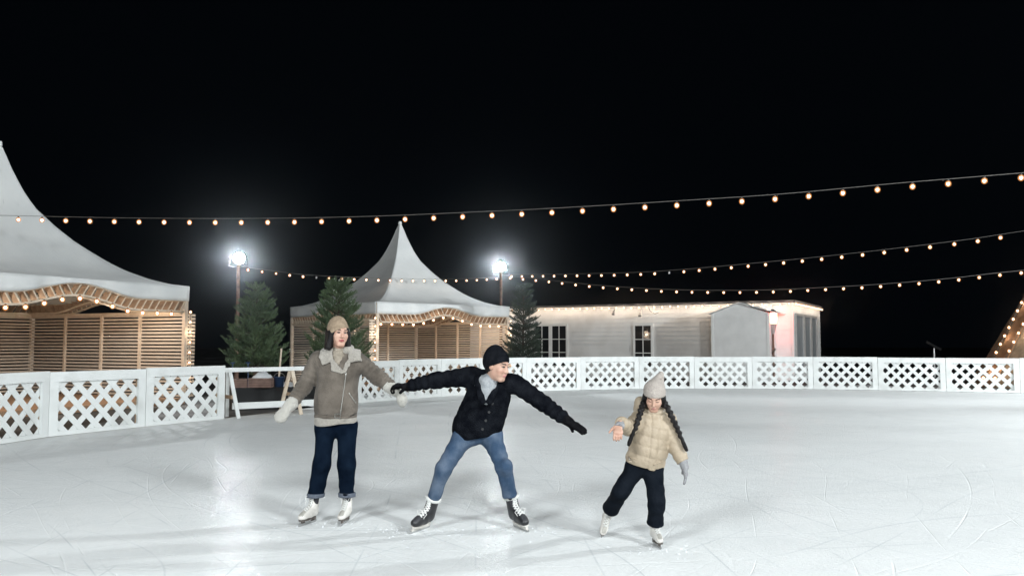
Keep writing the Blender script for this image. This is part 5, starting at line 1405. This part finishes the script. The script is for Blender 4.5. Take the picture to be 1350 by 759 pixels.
for px0, py0, px1, py1 in ((824, 603, 840, 606), (862, 613, 874, 609)):
    P_ = []
    for k in range(9):
        q = W(px0 + (px1 - px0) * k / 8, py0 + (py1 - py0) * k / 8, Y - .12); P_.append((q.x, front_y(puffer, q.x, q.z, -.3) - .001, q.z))
    b = MB(); b.tube(P_, .005, 6); b.build('pocket_flap', M['puffer'], gr_, True)
def trousers(f):
    hp = f.cap(J['hL'], J['hR'], .085, .085); ls = []
    for s in 'LR':
        a = f.cap(J['h' + s], J['kn' + s], .076, .063); a += .003 * np.sin(f.t * 16 + 5 * f.noise(10, 3))
        b = f.cap(J['kn' + s], J['an' + s], .063, .066); b += .0045 * np.sin(f.t * 18 + 7 * f.noise(9, 4)) * (f.noise(8, 45) + .4) * 1.4
        k = .72 if s == 'L' else .74; cut = J['kn' + s] * (1 - k) + J['an' + s] * k
        ls.append(smax(smin(a, b, .03), f.plane(cut, J['an' + s] - J['kn' + s]), .01))
    return smin(smin(ls[0], ls[1], .012), hp, .04) + .004 * f.noise(24, 21) + .0025 * f.noise(50, 22) + folds(f, 65, 13, .009)
sdf_obj('trousers', axes([J['hL'] + (0, 0, .08), J['hR'], J['anL'], J['anR'], J['knL'], J['knR']], .10, .0075), trousers, M['snow_pants'], gr_)
# knit cuff on the bare hand, grey glove on the other
wl = J['wrL'] - J['elL']; wl /= np.linalg.norm(wl)
def wcuff(f):
    d = f.cap(J['wrL'] - wl * .045, hand0 + handd * .022, .036, .030)
    return smax(d, f.plane(hand0 + handd * .024, handd), .006) + .0025 * np.sin(f.plane(J['wrL'], wl) * 500) + .0015 * f.noise(90, 2)
sdf_obj('wrist_warmer', axes([J['wrL'] - wl * .06, hand0 + handd * .03], .05, .0048), wcuff, M['grey_knit'], gr_)
ggd = np.array((.10, -.08, -1.0)); ggd /= np.linalg.norm(ggd)
def gglove(f):
    w0 = J['wrR'] + np.array((.004, 0, -.015))
    d = hand_field(f, w0, ggd, (-.75, .1, 0), .86, .22, .06, 1, .0112)
    return smin(d, f.cap(J['wrR'] + (-.012, 0, .03), w0 + ggd * .02, .036, .030), .015) - .001 + .001 * f.noise(150, 3)
sdf_obj('glove', axes([J['wrR'] + (0, 0, .04), J['wrR'] + ggd * .19], .065, .0045), gglove, M['grey_knit'], gr_)
for k in 'LR': skate('skate', gr_, *SK[k], 'white')

# ice shavings thrown up round the skates
rr = random.Random(9); V = []; Fc = []
for cx, cy, n_, sp in ((-.80, 6.86, 90, .16), (.10, 6.95, 90, .16), (-.35, 6.80, 70, .35), (1.07, 6.28, 60, .14), (-1.70, 7.1, 30, .15), (-1.40, 7.1, 30, .12)):
    for _ in range(n_):
        q = Vector((cx + rr.gauss(0, sp), cy + rr.gauss(0, sp * .8), .001)); k = rr.uniform(.003, .010); a = rr.uniform(0, 6.28); b_ = len(V)
        for j in range(3): V.append(q + Vector((math.cos(a + 2.1 * j) * k * rr.uniform(.6, 1.6), math.sin(a + 2.1 * j) * k, 0)))
        V.append(q + Vector((0, 0, k * .8))); Fc += [(b_, b_ + 1, b_ + 3), (b_ + 1, b_ + 2, b_ + 3), (b_ + 2, b_, b_ + 3)]
o = mesh_obj('ice_shavings', V, Fc, M['snow']); o['kind'] = 'stuff'; o['label'] = 'crumbs of shaved ice scattered round the skates'; o['category'] = 'ice shavings'
# ------------------------------------------------------------------ thin haze added to imitate lens glow round the floodlights
hz = MB(); hz.box(-170, 170, -80, 260, -1.1, 14)
vm = bpy.data.materials.new('glow_haze'); vm.use_nodes = True; N = vm.node_tree.nodes; N.clear()
pv = N.new('ShaderNodeVolumePrincipled'); pv.inputs['Color'].default_value = (.85, .92, 1, 1); pv.inputs['Density'].default_value = .0005; pv.inputs['Anisotropy'].default_value = .984
om = N.new('ShaderNodeOutputMaterial'); vm.node_tree.links.new(pv.outputs[0], om.inputs['Volume'])
o = hz.build('haze', vm); o['kind'] = 'stuff'; o['label'] = 'thin haze added to imitate the lens glow around the floodlights'; o['category'] = 'haze'
